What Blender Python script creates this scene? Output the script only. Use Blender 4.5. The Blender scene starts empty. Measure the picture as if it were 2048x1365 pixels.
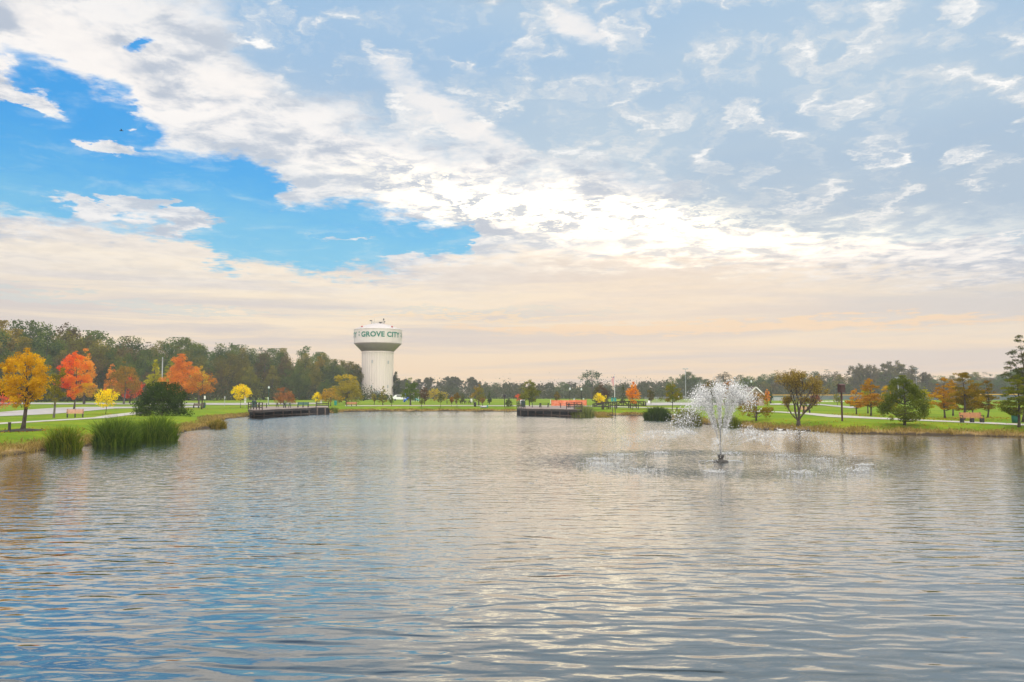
import bpy, bmesh, math, random
import numpy as np
from math import sin, cos, pi, radians as R
from mathutils import Vector, Matrix

sc = bpy.context.scene
# ------------------------------------------------------------------ camera
CAM_H = 3.1
FPX = 1593.0                       # focal length in pixels of the 2048 px wide photograph
HOR = 793.0
PITCH = math.atan((HOR - 682.5) / FPX)
cd = bpy.data.cameras.new('camera')
cam = bpy.data.objects.new('camera', cd)
sc.collection.objects.link(cam)
cd.sensor_width = 36.0
cd.lens = FPX / 2048 * 36
cd.clip_start = 0.1
cd.clip_end = 6000
cam.location = (0, 0, CAM_H)
cam.rotation_euler = (pi / 2 + PITCH, 0, 0)
sc.camera = cam
sc.view_settings.view_transform = 'Standard'
sc.view_settings.look = 'None'
sc.view_settings.gamma = 1
sc.view_settings.use_curve_mapping = False
sc.view_settings.exposure = 0.0
sc.cycles.max_bounces = 6
sc.cycles.transparent_max_bounces = 12
sc.cycles.volume_bounces = 0
sc.cycles.sample_clamp_indirect = 6

SUN_AZ, SUN_EL = 5.0, 66.0
sd = bpy.data.lights.new('sun', 'SUN')
so = bpy.data.objects.new('sun', sd)
sc.collection.objects.link(so)
sd.energy = 2.0
sd.angle = R(24)
sd.color = (1.0, 0.93, 0.82)
_d = Vector((sin(R(SUN_AZ)) * cos(R(SUN_EL)), cos(R(SUN_AZ)) * cos(R(SUN_EL)), sin(R(SUN_EL))))
so.rotation_euler = _d.to_track_quat('Z', 'Y').to_euler()
so.location = (0, 0, 60)

def lin(r, g, b):
    f = lambda c: (c / 255 / 12.92) if c / 255 <= .04045 else ((c / 255 + .055) / 1.055) ** 2.4
    return (f(r), f(g), f(b), 1.0)

def ray(px, py):
    x = (px - 1024) / FPX; v = (682.5 - py) / FPX
    cp, sp = cos(PITCH), sin(PITCH)
    return np.array([x, cp - sp * v, sp + cp * v])

def AE(px, py):
    d = ray(px, py); d = d / np.linalg.norm(d)
    return math.degrees(math.atan2(d[0], d[1])), math.degrees(math.asin(d[2]))

# ------------------------------------------------------------------ node expressions
class E:
    """a tiny expression layer over math nodes"""
    nt = None
    def __init__(s, k): s.k = k
    @staticmethod
    def m(op, *a, clamp=False):
        n = E.nt.nodes.new('ShaderNodeMath'); n.operation = op; n.use_clamp = clamp
        for i, v in enumerate(a):
            if isinstance(v, E): E.nt.links.new(v.k, n.inputs[i])
            else: n.inputs[i].default_value = float(v)
        return E(n.outputs[0])
    def __add__(s, o): return E.m('ADD', s, o)
    __radd__ = __add__
    def __sub__(s, o): return E.m('SUBTRACT', s, o)
    def __rsub__(s, o): return E.m('SUBTRACT', o, s)
    def __mul__(s, o): return E.m('MULTIPLY', s, o)
    __rmul__ = __mul__
    def __truediv__(s, o): return E.m('DIVIDE', s, o)
def emax(a, b): return E.m('MAXIMUM', a, b)
def emin(a, b): return E.m('MINIMUM', a, b)
def sstep(v, a, b, lo=0.0, hi=1.0):
    n = E.nt.nodes.new('ShaderNodeMapRange'); n.interpolation_type = 'SMOOTHSTEP'
    E.nt.links.new(v.k, n.inputs[0])
    for i, x in zip((1, 2, 3, 4), (a, b, lo, hi)): n.inputs[i].default_value = x
    return E(n.outputs[0])
def mixc(f, a, b):
    n = E.nt.nodes.new('ShaderNodeMix'); n.data_type = 'RGBA'
    if isinstance(f, E): E.nt.links.new(f.k, n.inputs[0])
    else: n.inputs[0].default_value = f
    for i, c in ((6, a), (7, b)):
        if isinstance(c, E): E.nt.links.new(c.k, n.inputs[i])
        else: n.inputs[i].default_value = c
    return E(n.outputs[2])
def vec(x, y, z):
    n = E.nt.nodes.new('ShaderNodeCombineXYZ')
    for i, v in enumerate((x, y, z)):
        if isinstance(v, E): E.nt.links.new(v.k, n.inputs[i])
        else: n.inputs[i].default_value = v
    return E(n.outputs[0])
def noise(v, scale=1, detail=4, rough=.5, dist=0.0, col=False):
    n = E.nt.nodes.new('ShaderNodeTexNoise')
    n.inputs['Scale'].default_value = scale; n.inputs['Detail'].default_value = detail
    n.inputs['Roughness'].default_value = rough; n.inputs['Distortion'].default_value = dist
    if v is not None: E.nt.links.new(v.k, n.inputs['Vector'])
    return E(n.outputs['Color' if col else 'Fac'])
def sep(v):
    n = E.nt.nodes.new('ShaderNodeSeparateXYZ'); E.nt.links.new(v.k, n.inputs[0])
    return [E(o) for o in n.outputs]
def curve(v, pts, x0, x1, y0, y1):
    """piecewise smooth y(x) through pts, in real units"""
    n = E.nt.nodes.new('ShaderNodeFloatCurve')
    c = n.mapping.curves[0]
    P = [((x - x0) / (x1 - x0), (y - y0) / (y1 - y0)) for x, y in pts]
    while len(c.points) < len(P): c.points.new(.5, .5)
    for p, q in zip(c.points, P): p.location = q
    n.mapping.update()
    E.nt.links.new(((v - x0) / (x1 - x0)).k, n.inputs[1])
    n.inputs[0].default_value = 1
    return E(n.outputs[0]) * (y1 - y0) + y0

# ------------------------------------------------------------------ world: sky texture with broken cloud
def build_world():
    w = bpy.data.worlds.new('World'); sc.world = w; w.use_nodes = True
    nt = w.node_tree; nt.nodes.clear(); E.nt = nt
    out = nt.nodes.new('ShaderNodeOutputWorld'); bg = nt.nodes.new('ShaderNodeBackground')
    bg.inputs[1].default_value = 0.1
    nt.links.new(bg.outputs[0], out.inputs[0])
    sky = nt.nodes.new('ShaderNodeTexSky'); sky.sky_type = 'NISHITA'; sky.sun_disc = False
    sky.sun_elevation = R(SUN_EL); sky.sun_rotation = R(SUN_AZ)
    tc = nt.nodes.new('ShaderNodeTexCoord')
    x, y, z = sep(E(tc.outputs['Generated']))
    az = E.m('ARCTAN2', x, y) * 57.2958
    el = E.m('ARCSINE', z) * 57.2958
    zz = emax(z, 0.0) + 0.07
    qx, qy = x / zz, y / zz
    q = vec(qx, qy, 0.0)
    nl = noise(q, .55, 3, .5)
    nm = noise(q, 1.6, 8, .6, .3)
    nf = noise(q, 5.0, 8, .62, .4)
    nh = noise(q, 10.0, 8, .68, .3)
    nb = noise(vec(az * .035, el * .62, 3.0), 1.0, 6, .6, .5)          # long flat bands low in the sky
    wv = sep(noise(q, 3.2, 7, .6, 0.0, True)); wh = sep(noise(q, 14.0, 5, .6, 0.0, True))
    az0, el0 = az, el
    az = az + (wv[0] - .5) * 9.0 + (wh[0] - .5) * 2.6
    el = el + ((wv[1] - .5) * 4.6 + (wh[1] - .5) * 1.9) * sstep(el0, 1.0, 9.0)
    def blob(px, py, rx, ry, rot=0.0):
        a, b = AE(px, py); rx = rx / FPX * 57.3; ry = ry / FPX * 57.3
        u = az - a; v = el - b
        c, s_ = cos(R(rot)), sin(R(rot))
        uu = (u * c + v * s_) / rx; vv = (v * c - u * s_) / ry
        return E.m('EXPONENT', (uu * uu + vv * vv) * -1.0)
    def line(pts):
        P = [AE(*p) for p in pts]
        P = [(-60, P[0][1])] + P + [(60, P[-1][1])]
        return curve(az, P, -60, 60, 0, 45)
    # warp amounts in degrees
    wob = (nf - .5) * 5.0 + (nm - .5) * 4.5
    up = line([(0, 135), (100, 155), (180, 195), (250, 215), (285, 262), (380, 312), (480, 325), (555, 350), (600, 402), (720, 430), (830, 442), (930, 458), (1010, 485)])
    lo = line([(0, 418), (150, 428), (300, 458), (400, 482), (440, 510), (560, 527), (700, 537), (760, 535), (850, 505), (1010, 490)])
    wob = wob * .3 + (nh - .5) * 3.0
    hole = emin(up - el, el - lo) + wob * .36
    hole = hole - blob(520, 425, 75, 32, 25) * 2.4 - blob(400, 440, 60, 14, -10) * 1.6 - blob(215, 410, 60, 20) * 3.4 \
        - blob(225, 283, 60, 13, -6) * 4.0 - blob(230, 320, 45, 14) * 3.4 - blob(45, 190, 75, 22, -22) * 3.4 \
        - blob(345, 437, 38, 20) * 3.4 - blob(690, 478, 95, 10, -3) * 2.6 - blob(800, 525, 60, 12) * 1.2
    hole = hole - sstep(az, -50, -70) * 30.0 - sstep(az, -3.5, 0.5) * 12.0
    hole = hole + .7
    a_blue = sstep(hole, -.25, .85)
    a_blue = emax(a_blue, sstep(blob(275, 98, 30, 18, 20), .25, .8))
    a_blue = emax(a_blue, sstep(noise(q, 2.6, 5, .6), .62, .75) * sstep(blob(300, 230, 130, 60, -20), .3, .9) * .7)
    a_blue = emin(a_blue, 1.0)
    # clear sky colour
    E_sky = E(sky.outputs[0])
    mul = nt.nodes.new('ShaderNodeMix'); mul.data_type = 'RGBA'; mul.blend_type = 'MULTIPLY'; mul.inputs[0].default_value = 1
    nt.links.new(E_sky.k, mul.inputs[6]); mul.inputs[7].default_value = SKY_TINT
    blue = E(mul.outputs[2])
    K = 10.0
    def C(r, g, b, k=1.0):
        c = lin(r, g, b); return (c[0] * K * k, c[1] * K * k, c[2] * K * k, 1)
    pale = C(152, 208, 230)
    blue = mixc(.6, blue, mixc(sstep(el, 8, 19), C(112, 196, 236), C(50, 160, 240)))
    blue = mixc(sstep(el, 16, 8.5, 0, .55), blue, pale)
    blue = mixc(sstep(nf, .5, .72, 0, .35), blue, C(200, 225, 238))
    # upper deck: blue-grey altocumulus with small bright gaps
    dl = line([(0, -60), (250, 0), (420, 60), (560, 215), (700, 270), (900, 330), (1050, 368), (1250, 388), (1480, 462), (2048, 470)])
    deck = sstep(el - dl + (nm - .5) * 4.0 + (nh - .5) * 3.5, -.25, 2.6)
    edge = sstep(el - dl + (nf - .5) * .5, -.1, .25)       # the crisp straight lower edge on the right
    kx = sstep(az, 9, 16)
    deck = deck * (1.0 - kx) + edge * kx
    deck = emax(deck, sstep(az, 45, 80) * .6); deck = emax(deck, sstep(az, -45, -80) * .6)
    ddark = mixc(sstep(el, 12, 27), C(178, 197, 215), C(158, 193, 226))
    ddark = mixc(sstep(nl, .4, .62, 0, .75), ddark, C(192, 210, 224))
    mot = noise(vec(az * .30, el * .50, 7.0), 1.0, 5, .55)
    spots = sstep(mot + (nl - .5) * .25, .46, .64)
    dcol = mixc(spots * .5, ddark, C(238, 236, 233))
    dcol = mixc(sstep(mot + (nh - .5) * .06, .56, .74) * .95, dcol, C(255, 252, 248, 1.08))
    # white broken cloud
    s1 = sstep(nm * .35 + nf * .35 + nh * .3, .42, .56)
    white = mixc(s1, C(186, 196, 211), C(252, 248, 245))
    white = mixc(sstep(nl, .55, .4, 0, .4), white, C(206, 216, 226))
    col = mixc(deck, white, dcol)
    for b in (blob(480, 178, 130, 40, 4), blob(900, 235, 200, 60, -25), blob(1150, 60, 130, 38, -18), blob(150, 90, 200, 55, -22)):
        col = mixc(sstep(b + (nf - .5) * 1.1, .35, .95) * .85, col, C(252, 247, 243))
    # low stratus, cream and peach bands
    bands = mixc(sstep(nb, .38, .62), C(212, 207, 206), C(252, 238, 214))
    bands = mixc(sstep(el, 1, 5.5, .0, .8), mixc(sstep(nb, .4, .6), C(216, 203, 197), C(253, 222, 182)), bands)
    bands = mixc(sstep(el, 5, 10, 0, .75), bands, mixc(s1, C(231, 224, 217), C(248, 239, 228)))
    lowline = line([(0, 440), (420, 470), (760, 540), (1000, 500), (1250, 500), (1480, 520), (2048, 560)])
    low = sstep(lowline - el + (nf - .5) * 2.5, -.6, 1.3)
    col = mixc(low, col, bands)
    col = mixc(blob(1880, 610, 260, 55) * .85, col, C(208, 207, 208))
    col = mixc(blob(1230, 560, 300, 26) * .6, col, C(224, 212, 203))
    col = mixc(sstep(blob(1450, 655, 700, 16) + (nb - .5), .35, .75) * .85, col, C(252, 218, 178))
    col = mixc(sstep(blob(950, 632, 330, 8) + (nf - .5) * .8, .4, .8) * .7, col, C(250, 226, 190))
    col = mixc(sstep(blob(180, 602, 480, 9, -2) + (nf - .5) * .5, .4, .8) * .55, col, C(205, 216, 216))
    col = mixc(sstep(blob(1000, 622, 420, 7) + (nf - .5) * .5, .4, .8) * .5, col, C(208, 216, 214))
    # light behind the thin cloud
    g1 = blob(1130, 425, 280, 36, -8); g2 = blob(1500, 492, 330, 26, 0); g3 = blob(1080, 400, 620, 130, -14)
    g4 = blob(1350, 600, 420, 130)
    col = mixc(emin(g3 * .18 * (1.0 - deck * .8) * (s1 * .6 + .4), 1.0), col, C(255, 247, 238, 1.25))
    col = mixc(g4 * .45, col, C(253, 226, 194, 1.05))
    col = mixc(sstep(el0, 9.0, 1.0, 0, .34), col, C(250, 217, 180))
    col = mixc(emin(g2 * (sstep(nf, .40, .56) * .75 + .25), 1.0) * .8, col, C(255, 244, 222, 1.6))
    shade = sstep(nf * .5 + noise(vec(az * .5, el * 1.7, 0.0), 1.2, 6, .6) * .5, .44, .53)
    col = mixc(emin(g1 * 1.3, 1.0) * (shade * .92 + .08), col, C(255, 240, 208, 2.4))
    col = mixc(a_blue, col, blue)
    # unseen sky overhead and behind: brightened as fill light for land, trees and tower
    over = sstep(el, 26.5, 31)
    col = mixc(over * .8, col, mixc(sstep(az, 2, -12), C(84, 104, 126), C(48, 104, 172)))  # unseen band above the view, darkened and blued to deepen water reflections
    up_ = sstep(el, 50, 66); bk = sstep(y, .2, -.35)
    col = mixc(up_, col, mixc(sstep(nm, .42, .6), C(215, 225, 236, 1.3), C(255, 250, 243, 2.3)))
    col = mixc(bk, col, mixc(sstep(nm, .42, .6), C(225, 228, 232, 1.9), C(255, 246, 232, 3.6)))
    nt.links.new(col.k, bg.inputs[0])
    w.cycles.sampling_method = 'MANUAL'; w.cycles.sample_map_resolution = 512
SKY_TINT = (.35, 1.0, 1.25, 1)
build_world()

# ------------------------------------------------------------------ helpers
col_main = sc.collection
def link(o, parent=None):
    col_main.objects.link(o)
    if parent is not None: o.parent = parent
    return o
def tag(o, label=None, cat=None, group=None, kind=None):
    if label: o['label'] = label
    if cat: o['category'] = cat
    if group: o['group'] = group
    if kind: o['kind'] = kind
    return o
def thing(name, label, cat, loc, rz=0.0, group=None):
    o = bpy.data.objects.new(name, None); o.empty_display_size = .5
    o.location = loc; o.rotation_euler = (0, 0, rz)
    return tag(link(o), label, cat, group)
def copy_tree(root, loc, rz, label, group=None, scale=None):
    r = root.copy(); link(r); r.location = loc; r.rotation_euler = (0, 0, rz); r['label'] = label
    if scale: r.scale = scale
    if group: r['group'] = group
    for ch in list(root.children):
        c = ch.copy(); link(c, r)
        for g in list(ch.children):
            link(g.copy(), c)
    return r

class MB:
    def __init__(s): s.v = []; s.f = []
    def add(s, V, F):
        n = len(s.v); s.v += [tuple(p) for p in V]; s.f += [tuple(i + n for i in f) for f in F]; return s
    def box(s, c, d, rz=0.0, M=None):
        x, y, z = d[0] / 2, d[1] / 2, d[2] / 2
        V = [Vector(p) for p in ((-x, -y, -z), (x, -y, -z), (x, y, -z), (-x, y, -z), (-x, -y, z), (x, -y, z), (x, y, z), (-x, y, z))]
        Q = Matrix.Rotation(rz, 3, 'Z') if M is None else M
        return s.add([Q @ p + Vector(c) for p in V], [(0, 3, 2, 1), (4, 5, 6, 7), (0, 1, 5, 4), (1, 2, 6, 5), (2, 3, 7, 6), (3, 0, 4, 7)])
    def beam(s, a, b, w, h):
        a, b = Vector(a), Vector(b); d = b - a
        x = d.normalized(); up = Vector((0, 0, 1)) if abs(x.z) < .95 else Vector((0, 1, 0))
        y = up.cross(x).normalized(); z = x.cross(y)
        return s.box((a + b) / 2, (d.length, w, h), M=Matrix((x, y, z)).transposed())
    def tube(s, pts, rad, n=6, cap=True):
        P = [Vector(p) for p in pts]; V = []; F = []
        for i, p in enumerate(P):
            d = (P[min(i + 1, len(P) - 1)] - P[max(i - 1, 0)]).normalized()
            a = Vector((1, 0, 0)) if abs(d.x) < .8 else Vector((0, 1, 0))
            u = d.cross(a).normalized(); w = d.cross(u)
            r = rad[i] if hasattr(rad, '__len__') else rad
            for k in range(n):
                t = 2 * pi * k / n; V.append(p + (u * cos(t) + w * sin(t)) * r)
        for i in range(len(P) - 1):
            for k in range(n):
                k2 = (k + 1) % n
                F.append((i * n + k, i * n + k2, (i + 1) * n + k2, (i + 1) * n + k))
        if cap: F += [tuple(range(n))[::-1], tuple(range((len(P) - 1) * n, len(P) * n))]
        return s.add(V, F)
    def lathe(s, prof, n=24, c=(0, 0, 0)):
        V = []; F = []
        for r, z in prof:
            for k in range(n):
                t = 2 * pi * k / n; V.append((c[0] + r * cos(t), c[1] + r * sin(t), c[2] + z))
        for i in range(len(prof) - 1):
            for k in range(n):
                k2 = (k + 1) % n
                F.append((i * n + k, i * n + k2, (i + 1) * n + k2, (i + 1) * n + k))
        F += [tuple(range(n))[::-1], tuple(range((len(prof) - 1) * n, len(prof) * n))]
        return s.add(V, F)
    def build(s, name, mat, parent=None, smooth=False):
        me = bpy.data.meshes.new(name); me.from_pydata(s.v, [], s.f); me.update()
        me.materials.append(mat)
        if smooth: me.polygons.foreach_set('use_smooth', [True] * len(me.polygons))
        o = bpy.data.objects.new(name, me); return link(o, parent)

def new_mat(name):
    m = bpy.data.materials.new(name); m.use_nodes = True
    nt = m.node_tree; nt.nodes.clear(); E.nt = nt
    out = nt.nodes.new('ShaderNodeOutputMaterial')
    return m, nt, out
def solid(name, c, rough=.7, var=.25, scale=6.0, metal=0.0, c2=None):
    """painted or wooden surface with a little mottling"""
    m, nt, out = new_mat(name)
    b = nt.nodes.new('ShaderNodeBsdfPrincipled')
    tc = nt.nodes.new('ShaderNodeTexCoord')
    n = noise(E(tc.outputs['Object']), scale, 5, .6)
    c = tuple(c[:3]) + (1,)
    d = tuple(v * (1 - var) for v in c[:3]) + (1,) if c2 is None else tuple(c2[:3]) + (1,)
    k = mixc(sstep(n, .35, .65), d, c)
    nt.links.new(k.k, b.inputs['Base Color'])
    b.inputs['Roughness'].default_value = rough; b.inputs['Metallic'].default_value = metal
    nt.links.new(b.outputs[0], out.inputs[0])
    return m
# ------------------------------------------------------------------ pond outline (metres), seen from the camera and closed behind it
def on_plane(px, py, z=0.0):
    d = ray(px, py); t = (z - CAM_H) / d[2]; return (d[0] * t, d[1] * t)
SHORE_PX = [(0, 914), (40, 909), (80, 902), (160, 893), (240, 884), (310, 877), (345, 870), (385, 861), (425, 856), (446, 850), (438, 843), (455, 838), (500, 833.5),
            (560, 829), (620, 826.5), (665, 826.2), (690, 824.3), (760, 823.2), (900, 823.2), (1030, 823.6), (1100, 826), (1160, 830), (1200, 834), (1235, 831), (1290, 832),
            (1330, 838), (1370, 846), (1420, 850), (1480, 855), (1530, 860), (1600, 862), (1700, 867.5), (1850, 871), (1960, 873), (2048, 875), (2200, 884), (2450, 900)]
POND = [on_plane(*p) for p in SHORE_PX] + [(41, 24), (38, 4), (30, -14), (-12, -20), (-30, -8), (-34, 16), (-30, 30)]
PA = np.array(POND); PB = np.roll(PA, -1, axis=0)

def shore_dist(X, Y):
    """signed distance to the pond outline, positive on land"""
    sh = X.shape; X = X.ravel(); Y = Y.ravel()
    best = np.full(X.shape, 1e9); inside = np.zeros(X.shape, bool)
    for a, b in zip(PA, PB):
        dx, dy = b - a; L = dx * dx + dy * dy
        t = np.clip(((X - a[0]) * dx + (Y - a[1]) * dy) / L, 0, 1)
        best = np.minimum(best, (X - a[0] - t * dx) ** 2 + (Y - a[1] - t * dy) ** 2)
        cr = ((a[1] > Y) != (b[1] > Y))
        if dy != 0:
            inside ^= cr & (X < (Y - a[1]) / dy * dx + a[0])
    d = np.sqrt(best); d[inside] *= -1
    return d.reshape(sh)
def _ss(t): t = np.clip(t, 0, 1); return t * t * (3 - 2 * t)
def terrain(X, Y):
    X = np.asarray(X, float); Y = np.asarray(Y, float)
    d = shore_dist(X, Y)
    wob = .5 * np.sin(X * .9 + Y * .35) + .35 * np.sin(Y * .8 - X * .5 + 1) + .3 * np.sin(X * 2.3) * np.sin(Y * 1.9)
    d2 = d + wob * .35 * np.exp(-np.abs(d) / 4)
    h = np.where(d2 < 0, np.maximum(d2 * .45, -1.2), .22 * _ss(d2 / .35) + .53 * _ss(d2 / 5.0))
    r = np.hypot(X, Y)
    h = h + np.where(d > 3, 1.1 * _ss((r - 110) / 220), 0)
    return h
def tz(x, y): return float(terrain(np.array([x]), np.array([y]))[0])
def ground_at(px, py, dmax=480.0):
    """where the photograph's line of sight meets the ground"""
    d = ray(px, py); t = np.linspace(15, dmax, 1400)
    X = d[0] * t; Y = d[1] * t; Z = CAM_H + d[2] * t
    h = np.maximum(terrain(X, Y), 0)
    k = np.nonzero(Z <= h)[0]
    i = k[0] if len(k) else len(t) - 1
    return np.array([X[i], Y[i], h[i]])
def at_depth(px, depth):
    d = ray(px, HOR); t = depth / d[1]
    x, y = d[0] * t, d[1] * t
    return np.array([x, y, tz(x, y)])

def axis(lo, hi, step, far):
    a = list(np.arange(lo, hi + 1e-6, step)); s = step; v = hi
    R_ = []
    while v < far: s *= 1.25; v += s; R_.append(v)
    s = step; v = lo; L_ = []
    while v > -far: s *= 1.25; v -= s; L_.append(v)
    return np.array(L_[::-1] + a + R_)
xs = axis(-95, 95, .55, 2500); ys = axis(-24, 190, .55, 2500)
GX, GY = np.meshgrid(xs, ys)
GZ = terrain(GX, GY); GD = shore_dist(GX, GY)
nx, ny = len(xs), len(ys)
def grid_mesh(name, X, Y, Z):
    ny, nx = X.shape
    me = bpy.data.meshes.new(name)
    V = np.stack([X.ravel(), Y.ravel(), Z.ravel()], 1)
    i = np.arange(nx * ny).reshape(ny, nx)
    F = np.stack([i[:-1, :-1], i[:-1, 1:], i[1:, 1:], i[1:, :-1]], -1).reshape(-1, 4)
    me.vertices.add(len(V)); me.vertices.foreach_set('co', V.ravel())
    me.loops.add(F.size); me.loops.foreach_set('vertex_index', F.ravel())
    me.polygons.add(len(F)); me.polygons.foreach_set('loop_start', np.arange(0, F.size, 4)); me.polygons.foreach_set('loop_total', np.full(len(F), 4))
    me.update(); me.validate()
    return me
me = grid_mesh('ground', GX, GY, GZ)
me.polygons.foreach_set('use_smooth', np.ones(len(me.polygons), bool))
at = me.attributes.new('shore', 'FLOAT', 'POINT'); at.data.foreach_set('value', np.clip(GD, -5, 60).ravel().astype('f'))
def lawn_mat():
    m, nt, out = new_mat('lawn')
    b = nt.nodes.new('ShaderNodeBsdfPrincipled'); tc = nt.nodes.new('ShaderNodeTexCoord')
    P = E(tc.outputs['Object'])
    a = nt.nodes.new('ShaderNodeAttribute'); a.attribute_name = 'shore'; d = E(a.outputs['Fac'])
    n1 = noise(P, .09, 4, .6); n2 = noise(P, 1.3, 6, .65); n3 = noise(P, 9, 4, .7)
    g = mixc(sstep(n1, .38, .62), (.115, .205, .002, 1), (.205, .255, .003, 1))
    g = mixc(sstep(n2, .35, .7, 0, .6), g, (.060, .125, .007, 1))
    g = mixc(sstep(n3, .45, .7, 0, .5), g, (.170, .225, .015, 1))
    dry = mixc(sstep(n2, .35, .65), (.24, .15, .06, 1), (.36, .26, .12, 1))
    dry = mixc(sstep(n3, .5, .75, 0, .8), dry, (.13, .10, .035, 1))
    g = mixc(sstep(d + (n2 - .5) * 3.0 + (n1 - .5) * 2.0, 2.0, .8), g, dry)
    g = mixc(sstep(d + (n3 - .5) * .4, .55, .1), g, (.055, .042, .028, 1))
    nt.links.new(g.k, b.inputs['Base Color']); b.inputs['Roughness'].default_value = .95
    b.inputs['Specular IOR Level'].default_value = .1
    bp = nt.nodes.new('ShaderNodeBump'); bp.inputs['Distance'].default_value = .12; bp.inputs['Strength'].default_value = .8
    nt.links.new((n3 * .6 + n2 * .4).k, bp.inputs['Height']); nt.links.new(bp.outputs[0], b.inputs['Normal'])
    nt.links.new(b.outputs[0], out.inputs[0])
    return m
me.materials.append(lawn_mat())
ground = link(bpy.data.objects.new('ground', me)); tag(ground, 'bright green mown lawn with a dry brown bank around the pond', 'lawn', kind='structure')

# ------------------------------------------------------------------ water
FX, FY = on_plane(1442, 924)
def water_mat():
    m, nt, out = new_mat('pond_water')
    b = nt.nodes.new('ShaderNodeBsdfPrincipled')
    b.inputs['Base Color'].default_value = (.022, .030, .031, 1); b.inputs['Roughness'].default_value = .04
    b.inputs['IOR'].default_value = WATER_IOR
    geo = nt.nodes.new('ShaderNodeNewGeometry')
    px, py, pz = sep(E(geo.outputs['Position']))
    rx = px - FX; ry = py - FY
    rr = E.m('SQRT', rx * rx + ry * ry)
    warp = noise(vec(px * .05, py * .05, 1.0), 1, 2, .5)
    wind = noise(vec(px * .02, py * .06, 2.0), 1, 3, .5)
    mid = sstep(py, 9, 24, .25, 1.1)
    def height(x, y):
        # long low swell, then short wind ripples, crests lying roughly across the view
        ax = x * .9 + y * (warp - .5) * .6; 
        h = noise(vec(ax * 1.15, y * 2.8 + x * .12, 0.0), 1, 1, .5, .35) * .031
        g = noise(vec(x * 4.0 + 5.0, y * 7.8 - x * .5, 4.0), 1, 2, .5, .2) * .0085
        return h + g * mid
    nearf = 1.0
    def fine(x, y):
        return noise(vec(x * 9.0, y * 16.0, 9.0), 1, 2, .55) * .0034
    e = .02
    h0 = height(px, py); hx = height(px + e, py); hy = height(px, py + e)
    e2 = .006
    f0 = fine(px, py); fx = fine(px + e2, py); fy = fine(px, py + e2)
    calm = sstep(wind, .35, .65, .75, 1.15)
    near = sstep(py, 10, 26, .2, 1.25)
    # the choppy ring the falling jets make round the fountain
    ring = E.m('EXPONENT', ((rr - 6.0) / 1.9) * ((rr - 6.0) / 1.9) * -1.0) + E.m('EXPONENT', (rr / 2.5) * (rr / 2.5) * -1.0) * .5
    fa = near * calm + ring * 14.0
    fa = fa * sstep(py, 45, 110, 1.0, 2.4)
    pm = noise(vec(px * 3.6, py * 1.15, 5.0), 1, 4, .65); pm2 = noise(vec(px * 2.4, py * .9, 15.0), 1, 5, .7)
    far = sstep(py, 12, 32)
    fa = fa * (sstep(pm, .38, .68, .35, 2.0) * far + (1.0 - far))
    dash = noise(vec(px * 4.2 + py * .3, py * 1.8, 25.0), 1, 3, .6)
    tilt = ((pm2 - .5) * .115 + sstep(dash, .59, .70) * .13) * far
    tilt = tilt + sstep(py, 35, 100, 0.0, .045)
    swell = sstep(py, 26, 9, 1.0, 1.5) * calm
    sx = (hx - h0) / e * swell + (fx - f0) / e2 * fa
    sy = (hy - h0) / e * swell + (fy - f0) / e2 * fa + tilt
    nrm = vec(sx * -1.0, sy * -1.0, 1.0)
    vn = nt.nodes.new('ShaderNodeVectorMath'); vn.operation = 'NORMALIZE'
    nt.links.new(nrm.k, vn.inputs[0]); nt.links.new(vn.outputs[0], b.inputs['Normal'])
    gl = nt.nodes.new('ShaderNodeBsdfGlossy'); gl.inputs['Color'].default_value = (1, .95, .86, 1); gl.inputs['Roughness'].default_value = .04
    nt.links.new(vn.outputs[0], gl.inputs['Normal'])
    mx = nt.nodes.new('ShaderNodeMixShader'); lw = nt.nodes.new('ShaderNodeLayerWeight'); lw.inputs['Blend'].default_value = .5; nt.links.new(vn.outputs[0], lw.inputs['Normal'])
    fz = E.m('POWER', E(lw.outputs['Facing']), 5.2)
    nt.links.new(fz.k, mx.inputs[0])
    nt.links.new(b.outputs[0], mx.inputs[1]); nt.links.new(gl.outputs[0], mx.inputs[2]); nt.links.new(mx.outputs[0], out.inputs[0])
    return m
WATER_IOR = 1.8
wm = MB(); wm.add([(-60, -40, 0), (110, -40, 0), (110, 185, 0), (-60, 185, 0)], [(0, 1, 2, 3)])
water = wm.build('water', water_mat()); tag(water, 'rippled pond water reflecting the clouds', 'water', kind='structure')

# ------------------------------------------------------------------ roads and paths draped on the lawn
def strip(name, rows, mat, label, lift=.025, z_off=0.0):
    """rows: (px, far_py, near_py) from left to right"""
    pts = []
    for (x0, a0, b0), (x1, a1, b1) in zip(rows[:-1], rows[1:]):
        n = max(2, int(abs(x1 - x0) / 12))
        for i in range(n):
            t = i / n; pts.append((x0 + (x1 - x0) * t, a0 + (a1 - a0) * t, b0 + (b1 - b0) * t))
    pts.append(rows[-1])
    V = []; F = []; K = 6
    for px, a, b in pts:
        A = ground_at(px, a); B = ground_at(px, b)
        for k in range(K + 1):
            p = B + (A - B) * k / K
            V.append((p[0], p[1]))
    V = np.array(V); Z = terrain(V[:, 0], V[:, 1]) + lift + np.clip((V[:, 1] - 60) / 4000, 0, .06)
    M = K + 1
    for i in range(len(pts) - 1):
        for k in range(K): F.append((i * M + k, (i + 1) * M + k, (i + 1) * M + k + 1, i * M + k + 1))
    mb = MB(); mb.add([(v[0], v[1], z) for v, z in zip(V, Z)], F)
    return tag(mb.build(name, mat), label, 'paving', kind='structure')
asphalt = solid('pale_asphalt', (.36, .34, .33), .9, .2, .8)
concrete = solid('concrete_path', (.42, .39, .35), .9, .2, 1.5)
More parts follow.
